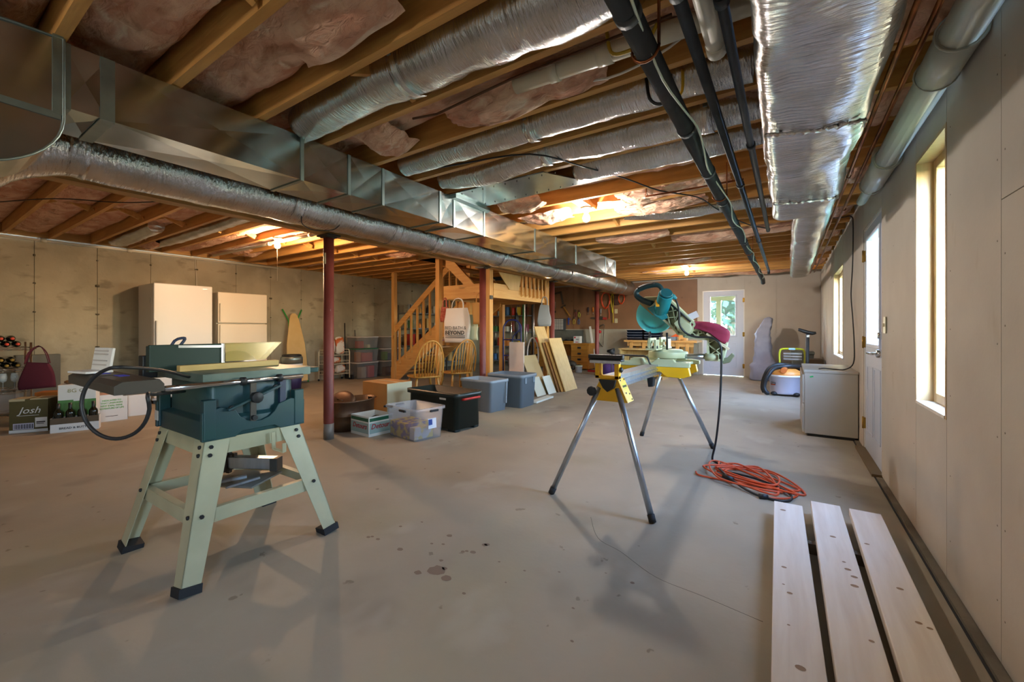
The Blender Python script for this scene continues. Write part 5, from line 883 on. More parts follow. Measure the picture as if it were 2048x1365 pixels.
t = T('trash_can', 'grey bin with dark lid and white liner beside the ironing board', 'bin', (-7.5, 4.1, 0)); B().lathe([(.001, 0), (.15, 0), (.17, .38), (.001, .38)], n=24).done('lower', col('2d2450', .5), t); B().lathe([(.172, .36), (.178, .52), (.001, .52)], n=24).done('liner', M_cartw, t); B().lathe([(.18, .50), (.183, .60), (.17, .63), (.001, .635)], n=24).done('band', col('7b8078', .3, metal=.6), t); B().lathe([(.16, .63), (.16, .655), (.14, .665), (.001, .67)], n=24).done('lid', M_black, t)
# wire cart with snack bags
t = T('wire_cart', 'white wire cart holding snack bags behind the red column', 'cart', (-8.3, 5.48, 0))
for s_ in (-1, 1): B().tube([(-.14, s_*.28, .04), (-.14, s_*.28, .62), (-.11, s_*.28, .67), (.11, s_*.28, .67), (.14, s_*.28, .62), (.14, s_*.28, .04)], .011, 8).done('side_frame', M_cream, t)
for z in (.14, .36, .55):
    q = B()
    for zz in (z, z + .07):
        q.tube([(-.14, -.27, zz), (.14, -.27, zz), (.14, .27, zz), (-.14, .27, zz)], .004, 5, closed=True)
    for i in range(14): y = -.26 + i * .04; q.tube([(.14, y, z + .07), (.14, y, z), (-.14, y, z), (-.14, y, z + .07)], .002, 4)
    stuff(q.done('wire_basket', M_cream, t))
for (x, y) in ((.14, .28), (.14, -.28), (-.14, .28), (-.14, -.28)): B().cyl((x, y - .012, .022), (x, y + .012, .022), .022, n=10).done('wheel', M_black, t)
M_snack = mat('snack_print', 'd8cfc4', .4, 0, 'c8642a', 7, lo=.5, hi=.56, bump=.5, bs=10)
for i, (y, z, h_, w_, lb) in enumerate(((5.37, .56, .34, .16, 'white and orange snack bag standing in the top cart basket'), (5.60, .56, .40, .19, 'taller white and orange snack bag in the top cart basket'), (5.45, .37, .14, .30, 'pale snack bag lying in the middle cart basket'), (5.35, .15, .16, .2, 'white and red snack bag slumped in the lowest cart basket'), (5.6, .15, .18, .22, 'striped snack bag slumped at the end of the lowest cart basket'))):
    o = tag(B().loft([rr(w_/2 * a, .05 * b_, .02, z_ * h_, 3) for a, b_, z_ in ((.9, .3, 0), (1, 1, .15), (1.02, 1.1, .5), (1, .8, .8), (.98, .1, 1))]).done('snack_bag', M_snack, None, 0, 1), lb, 'snack bag'); o.location = (-8.28, y, z + .004); o.rotation_euler = (R(6 * (-1) ** i), 0, R(90 + 8 * (-1) ** i))
t = T('dustpan', 'black long-handled dustpan standing by the concrete wall', 'dustpan', (-8.36, 5.79, 0)); B().cyl((0, 0, .04), (-.05, .02, 1.26), .013, n=10).done('handle', M_black, t); B().prism([(-.0, 0), (.04, 0), (.04, .10), (.02, .10), (.0, .05)], 'x', -.02, .25).done('pan', M_black, t, .004)
t = T('broom', 'thin grey broom handle leaning beside the black dustpan', 'broom', (-8.5, 6.2, 0)); B().cyl((0, 0, .1), (-.08, 0, 1.1), .010, n=8).done('handle', col('5a564e'), t); B().box(-.02, -.1, 0, .02, .1, .12).done('head', col('4a443c', .9), t)
# stacked clear totes
def tote(lab, x, y, z, h_, lidc, rz=0):
    b = T('clear_tote', lab, 'tote', (x, y, z), rz, 'clear totes along the concrete wall'); B().loft([rr(.19, .27, .04, .0), rr(.205, .295, .04, h_ - .03), rr(.213, .303, .045, h_ - .028), rr(.213, .303, .045, h_ - .02), rr(.20, .29, .04, h_ - .02), rr(.185, .265, .04, .006)]).done('body', M_bin2, b); B().loft([rr(.215, .306, .045, h_ - .019), rr(.215, .306, .045, h_ - .006), rr(.19, .28, .04, h_ - .001)]).done('lid', lidc, b, .003); return b
LW = col('cfc3bc', .4); LG = col('1f6b3e', .4)
for (y, k, z, h_, lc, lb) in ((6.14, 0, 0, .37, LW, 'bottom clear tote of the stack nearest the dustpan'), (6.14, 1, .372, .31, LG, 'green-lidded middle clear tote of the stack nearest the dustpan'), (6.14, 2, .684, .27, LW, 'topmost clear tote of the stack nearest the dustpan'), (6.85, 0, 0, .37, LW, 'bottom clear tote of the stack beside the stair post'), (6.85, 1, .372, .29, LW, 'middle clear tote of the stack beside the stair post'), (6.85, 2, .664, .29, LW, 'topmost clear tote of the stack beside the stair post')): tote(lb, -8.2, y, z, h_, lc, (2, -3, 2, 0, 2, -2)[k])
for i, (y, z, w_, h_, c_, lb) in enumerate(((6.27, .008, .16, .27, 'c6392c', 'bright red gift box inside the bottom tote by the dustpan'), (6.06, .008, .13, .25, 'a8937c', 'tan printed box inside the bottom tote by the dustpan'), (6.15, .38, .30, .2, 'b8402f', 'red folded cloth inside the green-lidded tote'), (5.95, .38, .07, .22, 'b5774a', 'orange-tan packet inside the green-lidded tote'), (6.0, .692, .12, .16, 'b03a34', 'red box inside the topmost tote by the dustpan'), (6.2, .692, .07, .08, 'c9b88a', 'cream little box inside the topmost tote by the dustpan'), (6.83, .38, .22, .16, '2f5a6e', 'blue-grey box inside the middle tote by the stair post'), (6.70, .38, .08, .2, '5a9a30', 'green packet inside the middle tote by the stair post'), (6.85, .008, .3, .2, '6a4028', 'brown bundle inside the bottom tote by the stair post'))): tag(B().box(-8.22, y - w_/2, z, -8.06, y + w_/2, z + h_).done('stored_box', mat('stored_' + c_, c_, .6), None, .006), lb, 'box')
# shelving behind the stairs, along the left and the far wall
def shelving(lab, x0, x1, y0, y1, zs, h_):
    t = T('storage_shelf', lab, 'shelf', ((x0+x1)/2, (y0+y1)/2, 0)); a, b_ = (x1-x0)/2, (y1-y0)/2
    for sx in (-1, 1):
        for sy in (-1, 1): B().cyl((sx*a, sy*b_, 0), (sx*a, sy*b_, h_), .013, n=8).done('post', M_steel, t)
    for z in zs: B().box(-a, -b_, z - .03, a, b_, z).done('shelf_board', mat('shelf_grey', '7c8088', .5, .4), t)
shelving('steel shelving along the concrete wall behind the stairs', -8.55, -8.1, 7.5, 9.7, (.2, .70, 1.15, 1.55), 1.75); shelving('steel shelving against the far wall under the stair landing', -8.0, -6.55, 10.7, 11.12, (.15, .6, 1.05, 1.55), 1.9)
kinds = (('paint_can', 'can', 'c'), ('stored_box', 'box', 'b'), ('spray_bottle', 'bottle', 't'))
cols = ('d8d4ca', '2a2f38', 'b03028', '3f6a9c', 'c9a060', '4d7a52', '77695a', '8d3f5c', 'e0c34a', '1f4f58', 'c97a3a', '5d5f9c', '9aa4a8', '6b2f22'); cn = ('white', 'black', 'red', 'blue', 'tan', 'green', 'brown', 'plum', 'yellow', 'dark teal', 'orange', 'violet', 'grey', 'rust')
sname = {.2: 'lowest', .70: 'second', 1.15: 'third', 1.55: 'topmost', .15: 'lowest', .6: 'second', 1.05: 'third'}
r3 = random.Random(11); n_ = 0
for (wall, zs, n0) in (('concrete', (.2, .70, 1.15, 1.55), 7), ('far', (.15, .6, 1.05, 1.55), 6)):
    for z in zs:
        ci = list(range(14)); r3.shuffle(ci)
        for i in range(n0):
            k = kinds[r3.randrange(3)]; c_ = cols[ci[i]]; u = (i + .5) / n0 + r3.uniform(-.02, .02)
            p = (-8.28, 7.55 + u * 2.1, z + .001) if wall == 'concrete' else (-7.95 + u * 1.35, 10.88, z + .001); q = B(); h_ = r3.uniform(.14, .30)
            if k[2] == 'c': q.lathe([(.001, 0), (.075, 0), (.075, .008), (.072, .012), (.072, h_ - .01), (.076, h_ - .006), (.076, h_), (.06, h_ - .008), (.001, h_ - .008)], n=14)
            elif k[2] == 'b': q.box(-.08, -.085, 0, .08, .085, h_)
            else: q.lathe([(.001, 0), (.04, 0), (.042, .02), (.04, h_ * .6), (.015, h_ * .8), (.015, h_ * .9), (.02, h_ * .9), (.02, h_), (.001, h_)], n=12)
            o = q.done(k[0], mat('item_' + c_, c_, .45), None, .004 if k[2] == 'b' else 0); o.location = p; o.rotation_euler[2] = r3.uniform(-.15, .15)
            tag(o, '%s %s on the %s shelf against the %s wall behind the stairs' % (cn[ci[i]], k[0].replace('_', ' '), sname[z], wall), k[1], 'goods on the shelves behind the stairs')
tag(B().sph((0, 0, 0), (.2, .3, .2), 16, 9).done('black_sack', M_black), 'bulging black bag in front of the shelving behind the stairs', 'bag').location = (-7.83, 8.1, .95)
t = T('side_table', 'small stand carrying the black bag behind the stairs', 'stand', (-7.83, 8.1, 0)); B().box(-.2, -.3, .70, .2, .3, .73).done('top', M_greyd, t)
for sx in (-1, 1):
    for sy in (-1, 1): B().box(sx*.18-.015, sy*.28-.015, 0, sx*.18+.015, sy*.28+.015, .70).done('leg', M_greyd, t)
# hand truck
t = T('hand_truck', 'dark blue tubular hand truck standing under the landing', 'hand truck', (-4.38, 6.62, 0), 25); M_bl = mat('blue_enamel', '1c2560', .35)
B().tube([(-.17, 0, .12), (-.17, .02, 1.05), (-.15, .03, 1.2), (-.07, .04, 1.29), (.07, .04, 1.29), (.15, .03, 1.2), (.17, .02, 1.05), (.17, 0, .12)], .016, 10, 3).done('frame', M_bl, t)
for z in (.30, .62, .92): B().tube([(-.17, .01, z), (0, .03, z), (.17, .01, z)], .011, 8).done('cross_bar', M_bl, t)
B().tube([(0, .01, .30), (0, .02, .85), (.03, .03, 1.0), (.16, .03, 1.12)], .011, 8, 3).done('centre_bar', M_bl, t); B().box(-.20, -.2, .0, .20, .0, .012).done('toe_plate', M_bl, t); 
for s_ in (-1, 1): B().lathe([(.04, -.03), (.10, -.03), (.115, -.015), (.115, .015), (.10, .03), (.04, .03)], (s_ * .23, .08, .115), 20, 'x').done('wheel', M_rubber, t)
# long tools hanging under the landing
for i, (x, y, z0, m_, lb, kd) in enumerate(((-4.62, 6.95, .55, M_chrome, 'chrome pole hanging under the landing nearest the hand truck', 'p'), (-4.46, 6.9, .9, M_black, 'furled black umbrella hanging under the landing', 'u'), (-4.32, 6.92, .35, col('1f6a3c', .4), 'dark green pole hanging under the landing', 'p'), (-4.25, 6.86, .45, col('d8d4cc', .4), 'white pole hanging under the landing', 'p'), (-4.16, 7.0, .6, M_black, 'black pole hanging under the landing beside the white one', 'p'), (-4.07, 6.9, .5, M_steel, 'steel pole hanging under the landing nearest the far post', 'p'))):
    t = T('hanging_pole' if kd == 'p' else 'umbrella', lb, 'pole' if kd == 'p' else 'umbrella', (x, y, 0))
    if kd == 'p': B().cyl((0, 0, z0), (0, 0, 1.60), .013, n=10).done('shaft', m_, t); B().box(-.05, -.012, z0 - .06, .05, .012, z0 + .04).done('head', M_greyd, t, .004)
    else: B().tube([(0, 0, z0), (0, 0, z0 + .1), (0, 0, 1.35), (0, 0, 1.45)], [.008, .03, .045, .012], 10).done('canopy', m_, t); B().tube([(0, 0, 1.45), (0, 0, 1.55), (.03, 0, 1.59), (.06, 0, 1.56)], .01, 8, 3).done('handle', M_greyd, t)
cloth_bag('plastic_bag', 'translucent grey plastic bag hanging near the far landing post', (-3.86, 6.95, 1.58), .26, .40, .10, col('8f959a', .35), 20, 12, .7)
tag(B().tube([(-4.0 + .12 * math.cos(a), 6.75, .62 + .34 * math.sin(a)) for a in [2*pi*k/24 for k in range(24)]], .014, 8, closed=True).done('white_hoop', M_white), 'tall white oval hoop standing behind the white board', 'hoop')
t = T('waste_bin', 'pinkish plastic waste bin hanging behind the hand truck', 'bin', (-4.9, 7.6, .0)); B().loft([rr(.12, .12, .03, .0), rr(.16, .16, .03, .5), rr(.165, .165, .03, .5), rr(.15, .15, .03, .49), rr(.11, .11, .03, .02)]).done('body', col('a08a88', .5), t)
# ================================================================ FAR WORKSHOP
t = T('desk', 'golden oak desk with black drawer pulls below the pegboard wall', 'desk', (-5.42, 10.85, 0)); DX = wood('desk_front', '9c631f', 'b5782f', 'x', 0, .4)
B().box(-.95, -.28, .70, .93, .28, .735).done('top', DX, t, .003)
for (a, b_, nd) in ((.37, .90, 4), (-.92, -.45, 3)):
    B().box(a, -.25, .03, b_, .27, .70).done('pedestal', DX, t); zz = .68
    for i in range(nd):
        h_ = (.64 / nd); f_ = B().box(a + .015, -.27, zz - h_ + .01, b_ - .015, -.25, zz).done('drawer', DX, t, .003); B().box((a+b_)/2 - .05, -.283, zz - h_/2 - .015, (a+b_)/2 + .05, -.27, zz - h_/2 + .035).done('pull', M_black, f_, .004); zz -= h_
B().box(-.9, .2, .35, .36, .22, .70).done('modesty_panel', DX, t)
tag(B().box(-5.95, 11.145, .737, -4.92, 11.165, 1.10).done('metal_sheet', mat('grey_sheet', '6c7472', .35, .6, '7f8886', 4)), 'grey metal sheet standing at the back of the desk', 'sheet')
t = T('parts_cabinet', 'small-parts cabinet with a grid of tiny drawers above the metal sheet', 'cabinet', (-5.65, 11.10, 1.105)); B().box(-.165, -.06, 0, .165, .085, .33).done('case', col('3a3f48', .5), t)
for r_ in range(7):
    for c_ in range(4): B().box(-.155 + c_ * .078, -.068, .012 + r_ * .045, -.155 + c_ * .078 + .066, -.055, .012 + r_ * .045 + .03).done('drawer', col('c9c6c2', .4), t)
t = T('product_box', 'white box with a red logo patch on the desk', 'box', (-4.92, 10.78, .736)); B().box(-.09, -.08, 0, .09, .08, .19).done('body', M_cartw, t); B().box(-.075, -.0812, .13, -.03, -.08, .175).box(-.04, -.0812, .015, .04, -.08, .035).done('red_patch', col('b8242a'), t); B().box(-.02, -.0812, .08, .06, -.08, .12).done('grey_patch', col('9a9a9a'), t)
tag(B().box(-5.28, 10.65, .737, -5.02, 10.75, .79).done('orange_tray', DX, None, .004), 'small wooden tray on the desk front edge', 'tray')
tag(B().box(-5.6, 10.8, .737, -5.25, 10.83, .775).done('spirit_level', col('d8b81e', .4), None, .003), 'yellow level lying on the desk', 'level')
for i, x in enumerate((-5.4, -5.2, -5.08)): tag(B().tube([(x, 10.9, .765), (x + .05, 10.92, .80), (x + .12, 10.9, .77)], [.03, .035, .02], 8, 2).done('black_tool', M_black), ('black hand tool on the desk nearest the parts cabinet', 'black hand tool in the middle of the desk', 'black hand tool on the desk beside the white box')[i], 'tool')
t = T('potted_plant', 'yellow-green plant in a red pot on the desk end', 'plant', (-6.22, 10.75, .737)); B().lathe([(.001, 0), (.06, 0), (.08, .14), (.07, .14), (.001, .12)], n=14).done('pot', col('c93a20', .5), t); q = B(); r4 = random.Random(2)
for i in range(60): a = r4.uniform(0, 6.28); p = Vector((.07*math.cos(a)*r4.random(), .07*math.sin(a)*r4.random(), .14 + r4.random()*.14)); d1 = Vector((math.cos(a), math.sin(a), .5)) * .035; d2 = d1.cross(Vector((0, 0, 1))) * .4; q.add([p, p + d1 + d2, p + d1*2, p + d1 - d2], [(0, 1, 2, 3)])
stuff(q.done('leaves', col('9a8c22', .7), t))
# things hung on the brown wall
YW = 11.17
def hung(name, lab, cat, q, m): return tag(q.done(name, m), lab, cat, 'tools hung on the brown hardboard wall')
t = T('framing_square', 'large dark framing square hung high on the brown wall', 'square', (-5.66, YW, 2.22), 0, 'tools hung on the brown hardboard wall'); B().bar((-.35, 0, -.06), (0, 0, 0), .012, .055).done('tongue', M_greyd, t); B().bar((0, 0, .03), (.09, 0, -.36), .012, .06).done('blade', M_greyd, t)
hung('wall_rule', 'thin pale steel rule hung on the brown wall', 'rule', B().box(-5.84, YW - .006, 1.75, -5.815, YW + .005, 1.95), M_steel)
t = T('hammer', 'wooden-handled hammer hung slanting on the brown wall', 'hammer', (-5.55, YW - .02, 1.79), 0, 'tools hung on the brown hardboard wall'); B().bar((0, 0, 0), (.22, 0, -.29), .025, .03).done('handle', OAK, t); B().bar((-.09, 0, -.03), (.07, 0, .05), .03, .035).done('head', M_greyd, t, .004)
t = T('corded_drill', 'red and black hand drill hung left on the brown wall', 'drill', (-5.88, YW - .03, 1.58), 0, 'tools hung on the brown hardboard wall'); B().bar((-.10, 0, .08), (.07, 0, .06), .05, .06).done('body', M_black, t, .006); B().bar((0, 0, .05), (.02, 0, -.14), .035, .05).done('grip', M_red, t, .006)
hung('bar_clamp', 'blue bar clamp hung on the brown wall beside the parts cabinet', 'clamp', B().box(-5.405, YW - .02, 1.25, -5.375, YW + .005, 1.46).box(-5.40, YW - .05, 1.40, -5.33, YW, 1.43), col('2346a0', .4))
for i, (x, z, c_, lb) in enumerate(((-5.21, 1.39, 'c9b03a', 'yellow-handled pliers hung low on the brown wall'), (-5.06, 1.38, '1f4f8a', 'blue-handled pliers hung low on the brown wall'), (-5.16, 1.60, '7a2f38', 'maroon-handled pliers hung higher on the brown wall'), (-5.05, 1.585, 'b0b83a', 'lime-handled pliers hung higher on the brown wall'))):
    t = T('pliers', lb, 'pliers', (x, YW - .015, z), 0, 'tools hung on the brown hardboard wall')
    for s_ in (-1, 1): B().tube([(0, 0, .03), (s_ * .03, 0, -.03), (s_ * .018, 0, -.12)], .009, 7, 3).done('handle', col(c_, .45), t)
    B().prism([(-.02, .03), (.02, .03), (.008, .10), (-.008, .10)], 'y', -.008, .008).done('jaws', M_greyd, t)
for i, (x, z, c_, lb) in enumerate(((-4.77, 1.65, '2c2430', 'dark oval-handled screwdriver hung mid-wall'), (-4.62, 1.65, 'd8761e', 'orange-handled tool hung left of the nearest wall column'), (-4.39, 1.60, '8a8f96', 'grey knife hung right of the far red column'))):
    t = T('screwdriver', lb, 'tool', (x, YW - .015, z), 0, 'tools hung on the brown hardboard wall'); B().tube([(0, 0, .10), (0, 0, .05), (0, 0, -.04)], [.015, .024, .014], 9).done('handle', col(c_, .4), t); B().cyl((0, 0, -.04), (0, 0, -.12), .008, n=7).done('shank', M_steel, t)
t = T('handsaw', 'red-handled saw hung behind the far red column', 'saw', (-4.45, YW - .01, 1.44), 0, 'tools hung on the brown hardboard wall'); B().prism([(-.25, -.02), (.12, -.06), (.12, .04), (-.25, .02)], 'y', -.002, .002).done('blade', M_greyd, t); B().bar((.12, 0, -.01), (.24, 0, -.03), .025, .07).done('handle', col('a03028'), t, .01)
for i, z in enumerate((1.617, 1.355)):
    t = T('wall_outlet', ('upper pale outlet plate on the brown wall', 'lower pale outlet plate on the brown wall')[i], 'outlet', (-3.955, 11.186, z)); B().box(-.04, -.008, -.06, .04, 0, .06).done('plate', col('c9c3a0', .4), t, .002); B().box(-.016, -.011, .012, .016, -.008, .04).done('socket', col('a8a284', .4), t); B().box(-.016, -.011, -.04, .016, -.008, -.012).done('socket', col('a8a284', .4), t)
def coil(lab, x, z, rx, rz_, m, n, tail):
    t = T('cord_coil', lab, 'cord', (x, YW - .03, z), 0, 'cords hung on the brown hardboard wall'); pts = []
    for k in range(n * 14): a = 2*pi*k/14; pts.append((rx * math.cos(a) * (1 + .12 * math.sin(k * .37)), .022 * math.sin(k * .9), rz_ * math.sin(a) * (1 + .1 * math.cos(k * .53))))
    B().tube(pts, .009, 6, 2).done('loops', m, t); B().tube([(0, -.02, rz_), (0, -.02, rz_ + .10)], .01, 6).done('hanger', M_black, t)
    if tail: B().tube([(rx * .6, 0, -rz_ * .7), (rx * .9, 0, -rz_ - .15), (rx * .8, 0, -rz_ - .3)], .008, 6).done('tail', m, t)
coil('biggest orange extension cord coil on the brown wall', -4.24, 1.93, .12, .22, M_orange, 7, True); coil('smaller orange cord coil right of the dark bag on the brown wall', -3.79, 1.95, .08, .13, M_orange, 6, False); coil('yellow cord loop beside the biggest orange coil', -4.05, 1.85, .03, .25, col('d8c81e'), 2, True)
cloth_bag('dark_pouch', 'dark brown pouch hung between the two orange cord coils', (-3.93, YW - .04, 2.08), .13, .30, .06, col('4a3024', .8), 0, 20, .9)
t = T('bow_saw', 'bow saw with grey frame hung behind the far red column', 'saw', (-4.37, 11.10, .95)); B().tube([(.10, 0, .30), (-.04, 0, .24), (-.09, 0, .05), (-.05, 0, -.2), (.06, 0, -.32)], .014, 8, 3).done('frame', M_greyd, t); B().bar((.10, 0, .30), (.06, 0, -.32), .003, .02).done('blade', M_steel, t); B().sph((-.02, -.02, .10), .045).done('handle', col('b8262a'), t)
tag(B().bar((-4.64, 10.98, 1.20), (-4.46, 10.98, .02), .03, .05).done('white_trim_stick', M_white), 'white strip of trim leaning on the knee wall behind the far red column', 'trim')
# workbench and trays
t = T('workbench', 'pine workbench along the far wall behind the mitre saw', 'workbench', (-2.65, 10.8, 0)); B().box(-.85, -.33, .80, .88, .36, .845).done('top', PX, t, .003); B().box(-.78, -.27, .70, .80, -.23, .80).done('apron', PX, t)
for x in (-.68, -.36, .44, .66):
    for y in (-.27, .28): B().box(x - .04, y - .02, 0, x + .04, y + .02, .80).done('leg', PZ, t)
B().box(-.75, -.28, .28, .76, .30, .30).done('lower_shelf', PLY, t)
tr_ = T('parts_tray', 'lowest dark blue tray of the left stack on the workbench', 'tray', (-3.25, 10.68, .846), 0, 'left stack of dark trays'); M_tray = mat('tray_navy', '1a2236', .4)
B().loft([rr(.185, .13, .01, 0), rr(.20, .145, .01, .055), rr(.205, .15, .01, .055), rr(.205, .15, .01, .064), rr(.19, .135, .01, .064), rr(.175, .12, .01, .006)]).done('shell', M_tray, tr_); B().box(-.19, -.152, .056, .19, -.149, .063).done('rim_line', col('8a8fa0'), tr_)
for i in range(1, 4): dup(tr_, (-3.25, 10.68, .846 + .066 * i), None, ('second', 'third', 'topmost')[i - 1] + ' dark blue tray of the left stack on the workbench')
for i in range(4): q = dup(tr_, (-2.81, 10.68, .846 + .066 * i), 0, ('lowest', 'second', 'third', 'topmost')[i] + ' dark blue tray of the right stack on the workbench'); q['group'] = 'right stack of dark trays'
t = T('grey_toolbox', 'flat grey tool case on the workbench behind the saw blade', 'case', (-2.42, 10.62, .846)); B().box(-.16, -.1, 0, .16, .1, .09).done('case', col('7c8694', .5), t, .008); B().box(-.04, -.115, .05, .04, -.1, .07).done('handle', M_black, t)
tag(B().prism([(-2.4, .0), (-2.15, .0), (-2.22, .10)], 'y', 10.66, 10.78).done('orange_wedge', col('d8581e', .5)), 'bright orange wedge-shaped cover beside the grey tool case', 'cover').location = (0, 0, .937)
tag(B().box(-2.2, 10.6, .846, -2.02, 10.8, .98).done('wooden_crate', PX, None, .004), 'small wooden box at the workbench end', 'box')
t = T('outfeed_table', 'low plywood-topped table between mitre saw and workbench', 'table', (-2.78, 9.55, 0)); B().box(-.53, -.05, .645, .53, .45, .67).done('top', PLY, t, .003)
for x in (-.5, .46): B().box(x, -.03, 0, x + .03, .43, .645).done('side_panel', PLY, t)
B().box(-.47, .38, .2, .46, .40, .645).done('back_panel', PLY, t)
t = T('tool_chest', 'sage metal tool chest with black handle on the low table shelf', 'chest', (-2.85, 9.48, 0)); B().box(-.15, -.25, 0, .35, .02, .40).done('body', M_sage, t, .006); B().tube([(-.1, -.26, .42), (-.1, -.26, .5), (.2, -.26, .5), (.2, -.26, .42)], .012, 8).done('handle', M_black, t)
t = T('work_lamp', 'black shaded clamp lamp by the low table', 'lamp', (-3.40, 9.3, 0)); B().cyl((0, 0, 0), (0, 0, .58), .014, n=8).done('stand', M_greyd, t); B().lathe([(.001, -.10), (.03, -.1), (.08, .06), (.07, .06), (.02, -.09)], (0, 0, .61), 16, 'x').done('shade', M_black, t); B().box(-.10, -.10, 0, .10, .10, .02).done('base', M_greyd, t)
tag(B().sph((0, 0, .16), (.2, .16, .16), 16, 9).done('purple_sack', mat('purple_cloth', '4a2f6a', .7, bump=.6, bs=10)), 'purple cloth sack on the floor by the far red column', 'sack').location = (-3.55, 9.55, 0)
t = T('paint_bucket', 'white bucket on the floor in front of the desk', 'bucket', (-4.55, 10.02, 0)); B().lathe([(.001, 0), (.085, 0), (.095, .15), (.10, .15), (.10, .165), (.001, .165)], n=18).done('pail', M_cartw, t); B().lathe([(.10, .165), (.10, .18), (.001, .182)], n=18).done('lid', col('b9c4a0', .4), t)
tag(B().box(-4.40, 10.25, 0, -4.18, 10.33, .05).done('red_case', col('b8262a', .5), None, .006), 'small red case on the floor beside the white bucket', 'case')
tag(B().tube([(-4.95, 10.15, .14), (-4.8, 10.1, .22), (-4.7, 10.1, .16), (-4.75, 10.05, .06)], [.07, .08, .07, .04], 9, 3).done('black_shop_tool', M_greyd), 'dark power tool heap on the floor under the desk', 'tool')
# ================================================================ FAR RIGHT CORNER
q = B(); M_cov = mat('grey_cover_cloth', '8e8fa0', .8, 0, '9a9bac', 5, bump=.25, bs=9); lp = []
KV = ((.01, -.43, .275, .24), (.30, -.43, .265, .23), (.345, -.435, .255, .215), (.40, -.44, .20, .17), (.55, -.45, .175, .15), (.78, -.46, .15, .13), (.95, -.46, .135, .11), (1.02, -.475, .14, .11), (1.10, -.44, .12, .09), (1.22, -.40, .105, .08), (1.33, -.365, .085, .07), (1.375, -.355, .06, .05), (1.39, -.35, .02, .02))
for k in range(46):
    z = .01 + 1.38 * k / 45
    for A, Bq in zip(KV, KV[1:]):
        if A[0] <= z <= Bq[0]: u = (z - A[0]) / (Bq[0] - A[0]); cx, hx, hy = [A[n] * (1 - u) + Bq[n] * u for n in (1, 2, 3)]; break
    l = []
    for (x, y, zz) in rr(hx, hy, min(hx, hy) * .45, z, 10, cx, 10.72):
        r_ = abs(noise.noise((x * 5 + z * 3, z * 4 - x * 4, y * 5))); n1 = .05 * (.35 - r_) + .02 * noise.noise((x * 14, z * 9, y * 14)); dx, dy = x - cx, y - 10.72; m_ = math.hypot(dx, dy) + 1e-6
        l.append((x + dx / m_ * n1, y + dy / m_ * n1, zz + .015 * noise.noise((x * 8, y * 8, z))))
    lp.append(l)
tag(q.loft(lp).done('covered_machine', M_cov), 'tall machine under a crumpled grey cloth cover beside the far door', 'covered machine')
t = T('shop_vacuum', 'white and orange shop vacuum behind the putty cabinet', 'vacuum', (-.04, 8.5, 0)); B().lathe([(.001, .03), (.215, .03), (.22, .06), (.232, .30), (.24, .305), (.24, .33), (.001, .33)], n=30).done('drum', mat('vac_white', 'c4c4d4', .4), t); B().lathe([(.245, .33), (.25, .345), (.24, .40), (.15, .45), (.001, .455)], n=30).done('lid', mat('vac_orange', 'd8893c', .45), t)
B().lathe([(.24, .315), (.252, .32), (.252, .35), (.24, .35)], n=30).done('rim', M_white, t); B().tube([(.0, -.12, .45), (-.02, -.24, .44), (-.02, -.27, .435)], [.04, .042, .045], 14).done('port', col('c8682a', .5), t)
for a in (225, 315, 45, 135): B().sph((.22 * math.cos(R(a)), .22 * math.sin(R(a)), .035), (.055, .055, .035), 12, 6).done('caster', M_black, t)
B().cb((-.17, -.165, .20), (.09, .006, .05), (0, 0, -44)).done('badge', M_black, t); B().cb((-.171, -.169, .185), (.09, .006, .012), (0, 0, -44)).done('badge_stripe', col('c8562a'), t); text('RIDGID', .024, (-.174, -.170, .207), (90, 0, -44), M_white, t)
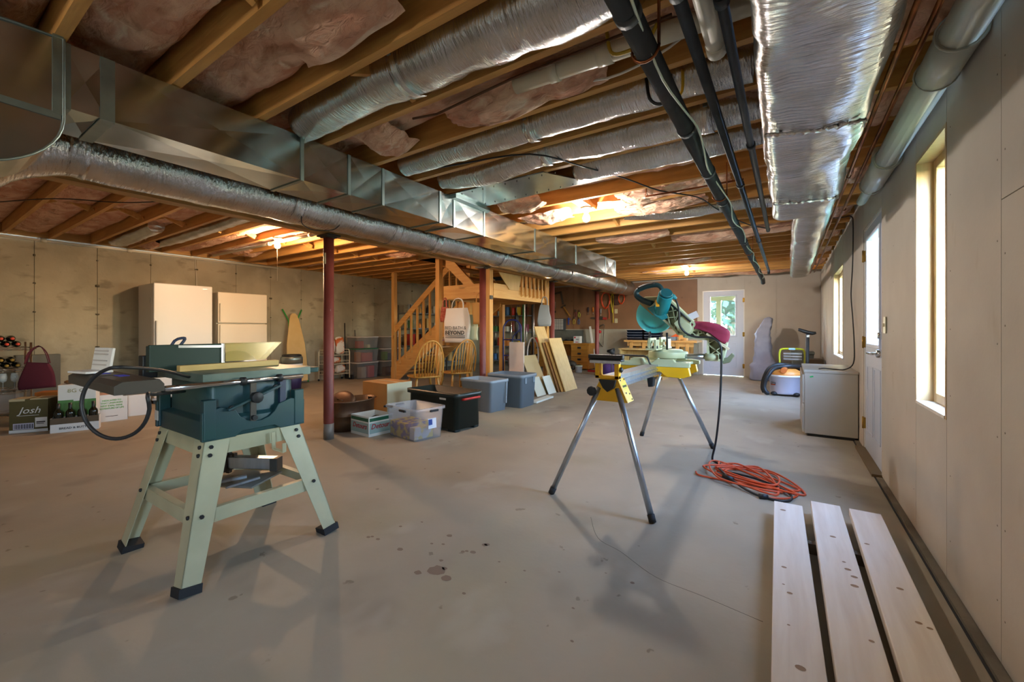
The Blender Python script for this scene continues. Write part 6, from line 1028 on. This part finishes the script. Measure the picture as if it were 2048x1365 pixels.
B().tube([(.2, .1, .48), (.05, -.1, .50), (-.15, -.15, .46), (-.25, -.2, .32), (-.30, -.2, .16), (-.27, -.22, .05), (-.24, -.2, .04)], .034, 12, 5).tube([(.2, .15, .44), (-.05, .0, .52), (-.22, -.05, .46), (-.30, -.08, .3), (-.33, -.1, .12), (-.30, -.12, .035)], .03, 12, 5).done('hose', M_black, t)
t = T('floor_nozzle', 'black vacuum wand with wide floor nozzle standing upright', 'nozzle', (.27, 8.9, 0)); B().tube([(0, 0, 0), (.01, 0, .5), (.015, 0, 1.04)], .026, 12).done('wand', M_blackp, t); B().tube([(-.12, 0, 1.115), (-.10, 0, 1.11), (0, 0, 1.07), (.08, 0, 1.05), (.135, 0, 1.06)], [.02, .028, .034, .034, .02], 10, 2).done('nozzle', M_black, t); B().box(-.0, -.03, .98, .04, -.025, 1.02).done('label', M_white, t)
t = T('pressure_washer', 'machine with a yellow-green tube handle behind the shop vacuum', 'washer', (.06, 9.05, 0)); B().tube([(-.17, -.05, .35), (-.19, 0, .6), (-.18, 0, .73), (-.12, 0, .765), (.12, 0, .765), (.18, 0, .73), (.19, 0, .6), (.17, -.05, .35)], .016, 10, 3).done('handle', mat('yellow_green', 'b4b81e', .4), t); B().cb((.0, -.005, .765), (.10, .04, .035)).done('handle_label', col('8fc0d8', .4), t)
B().cyl((-.16, .08, .36), (.16, .08, .36), .14, n=20).done('tank', M_greyd, t); B().box(-.15, -.02, .04, .15, .2, .24).done('base', M_black, t, .01)
for s_ in (-1, 1): B().cyl((s_ * .2, .1, .11), (s_ * .16, .1, .11), .11, n=18).done('wheel', M_rubber, t)
for i, z in enumerate((.56, .61, .66)): B().box(-.13, .10, z, .15, .12, z + .03).done('grille_bar', M_steel, t)
t = T('lidded_crate', 'grey lidded crate in the far right corner', 'crate', (.24, 10.4, 0)); B().loft([rr(.16, .2, .03, 0), rr(.19, .23, .03, .62), rr(.19, .23, .03, .62)]).done('body', col('4f5450', .5), t); B().box(-.2, -.24, .62, .2, .24, .67).done('lid', col('5c625c', .5), t, .006)
tag(B().box(.30, 9.7, 0, .56, 10.1, .55).done('brown_carton', M_kraftd, None, .004), 'dark brown carton against the wall below the far window', 'carton')
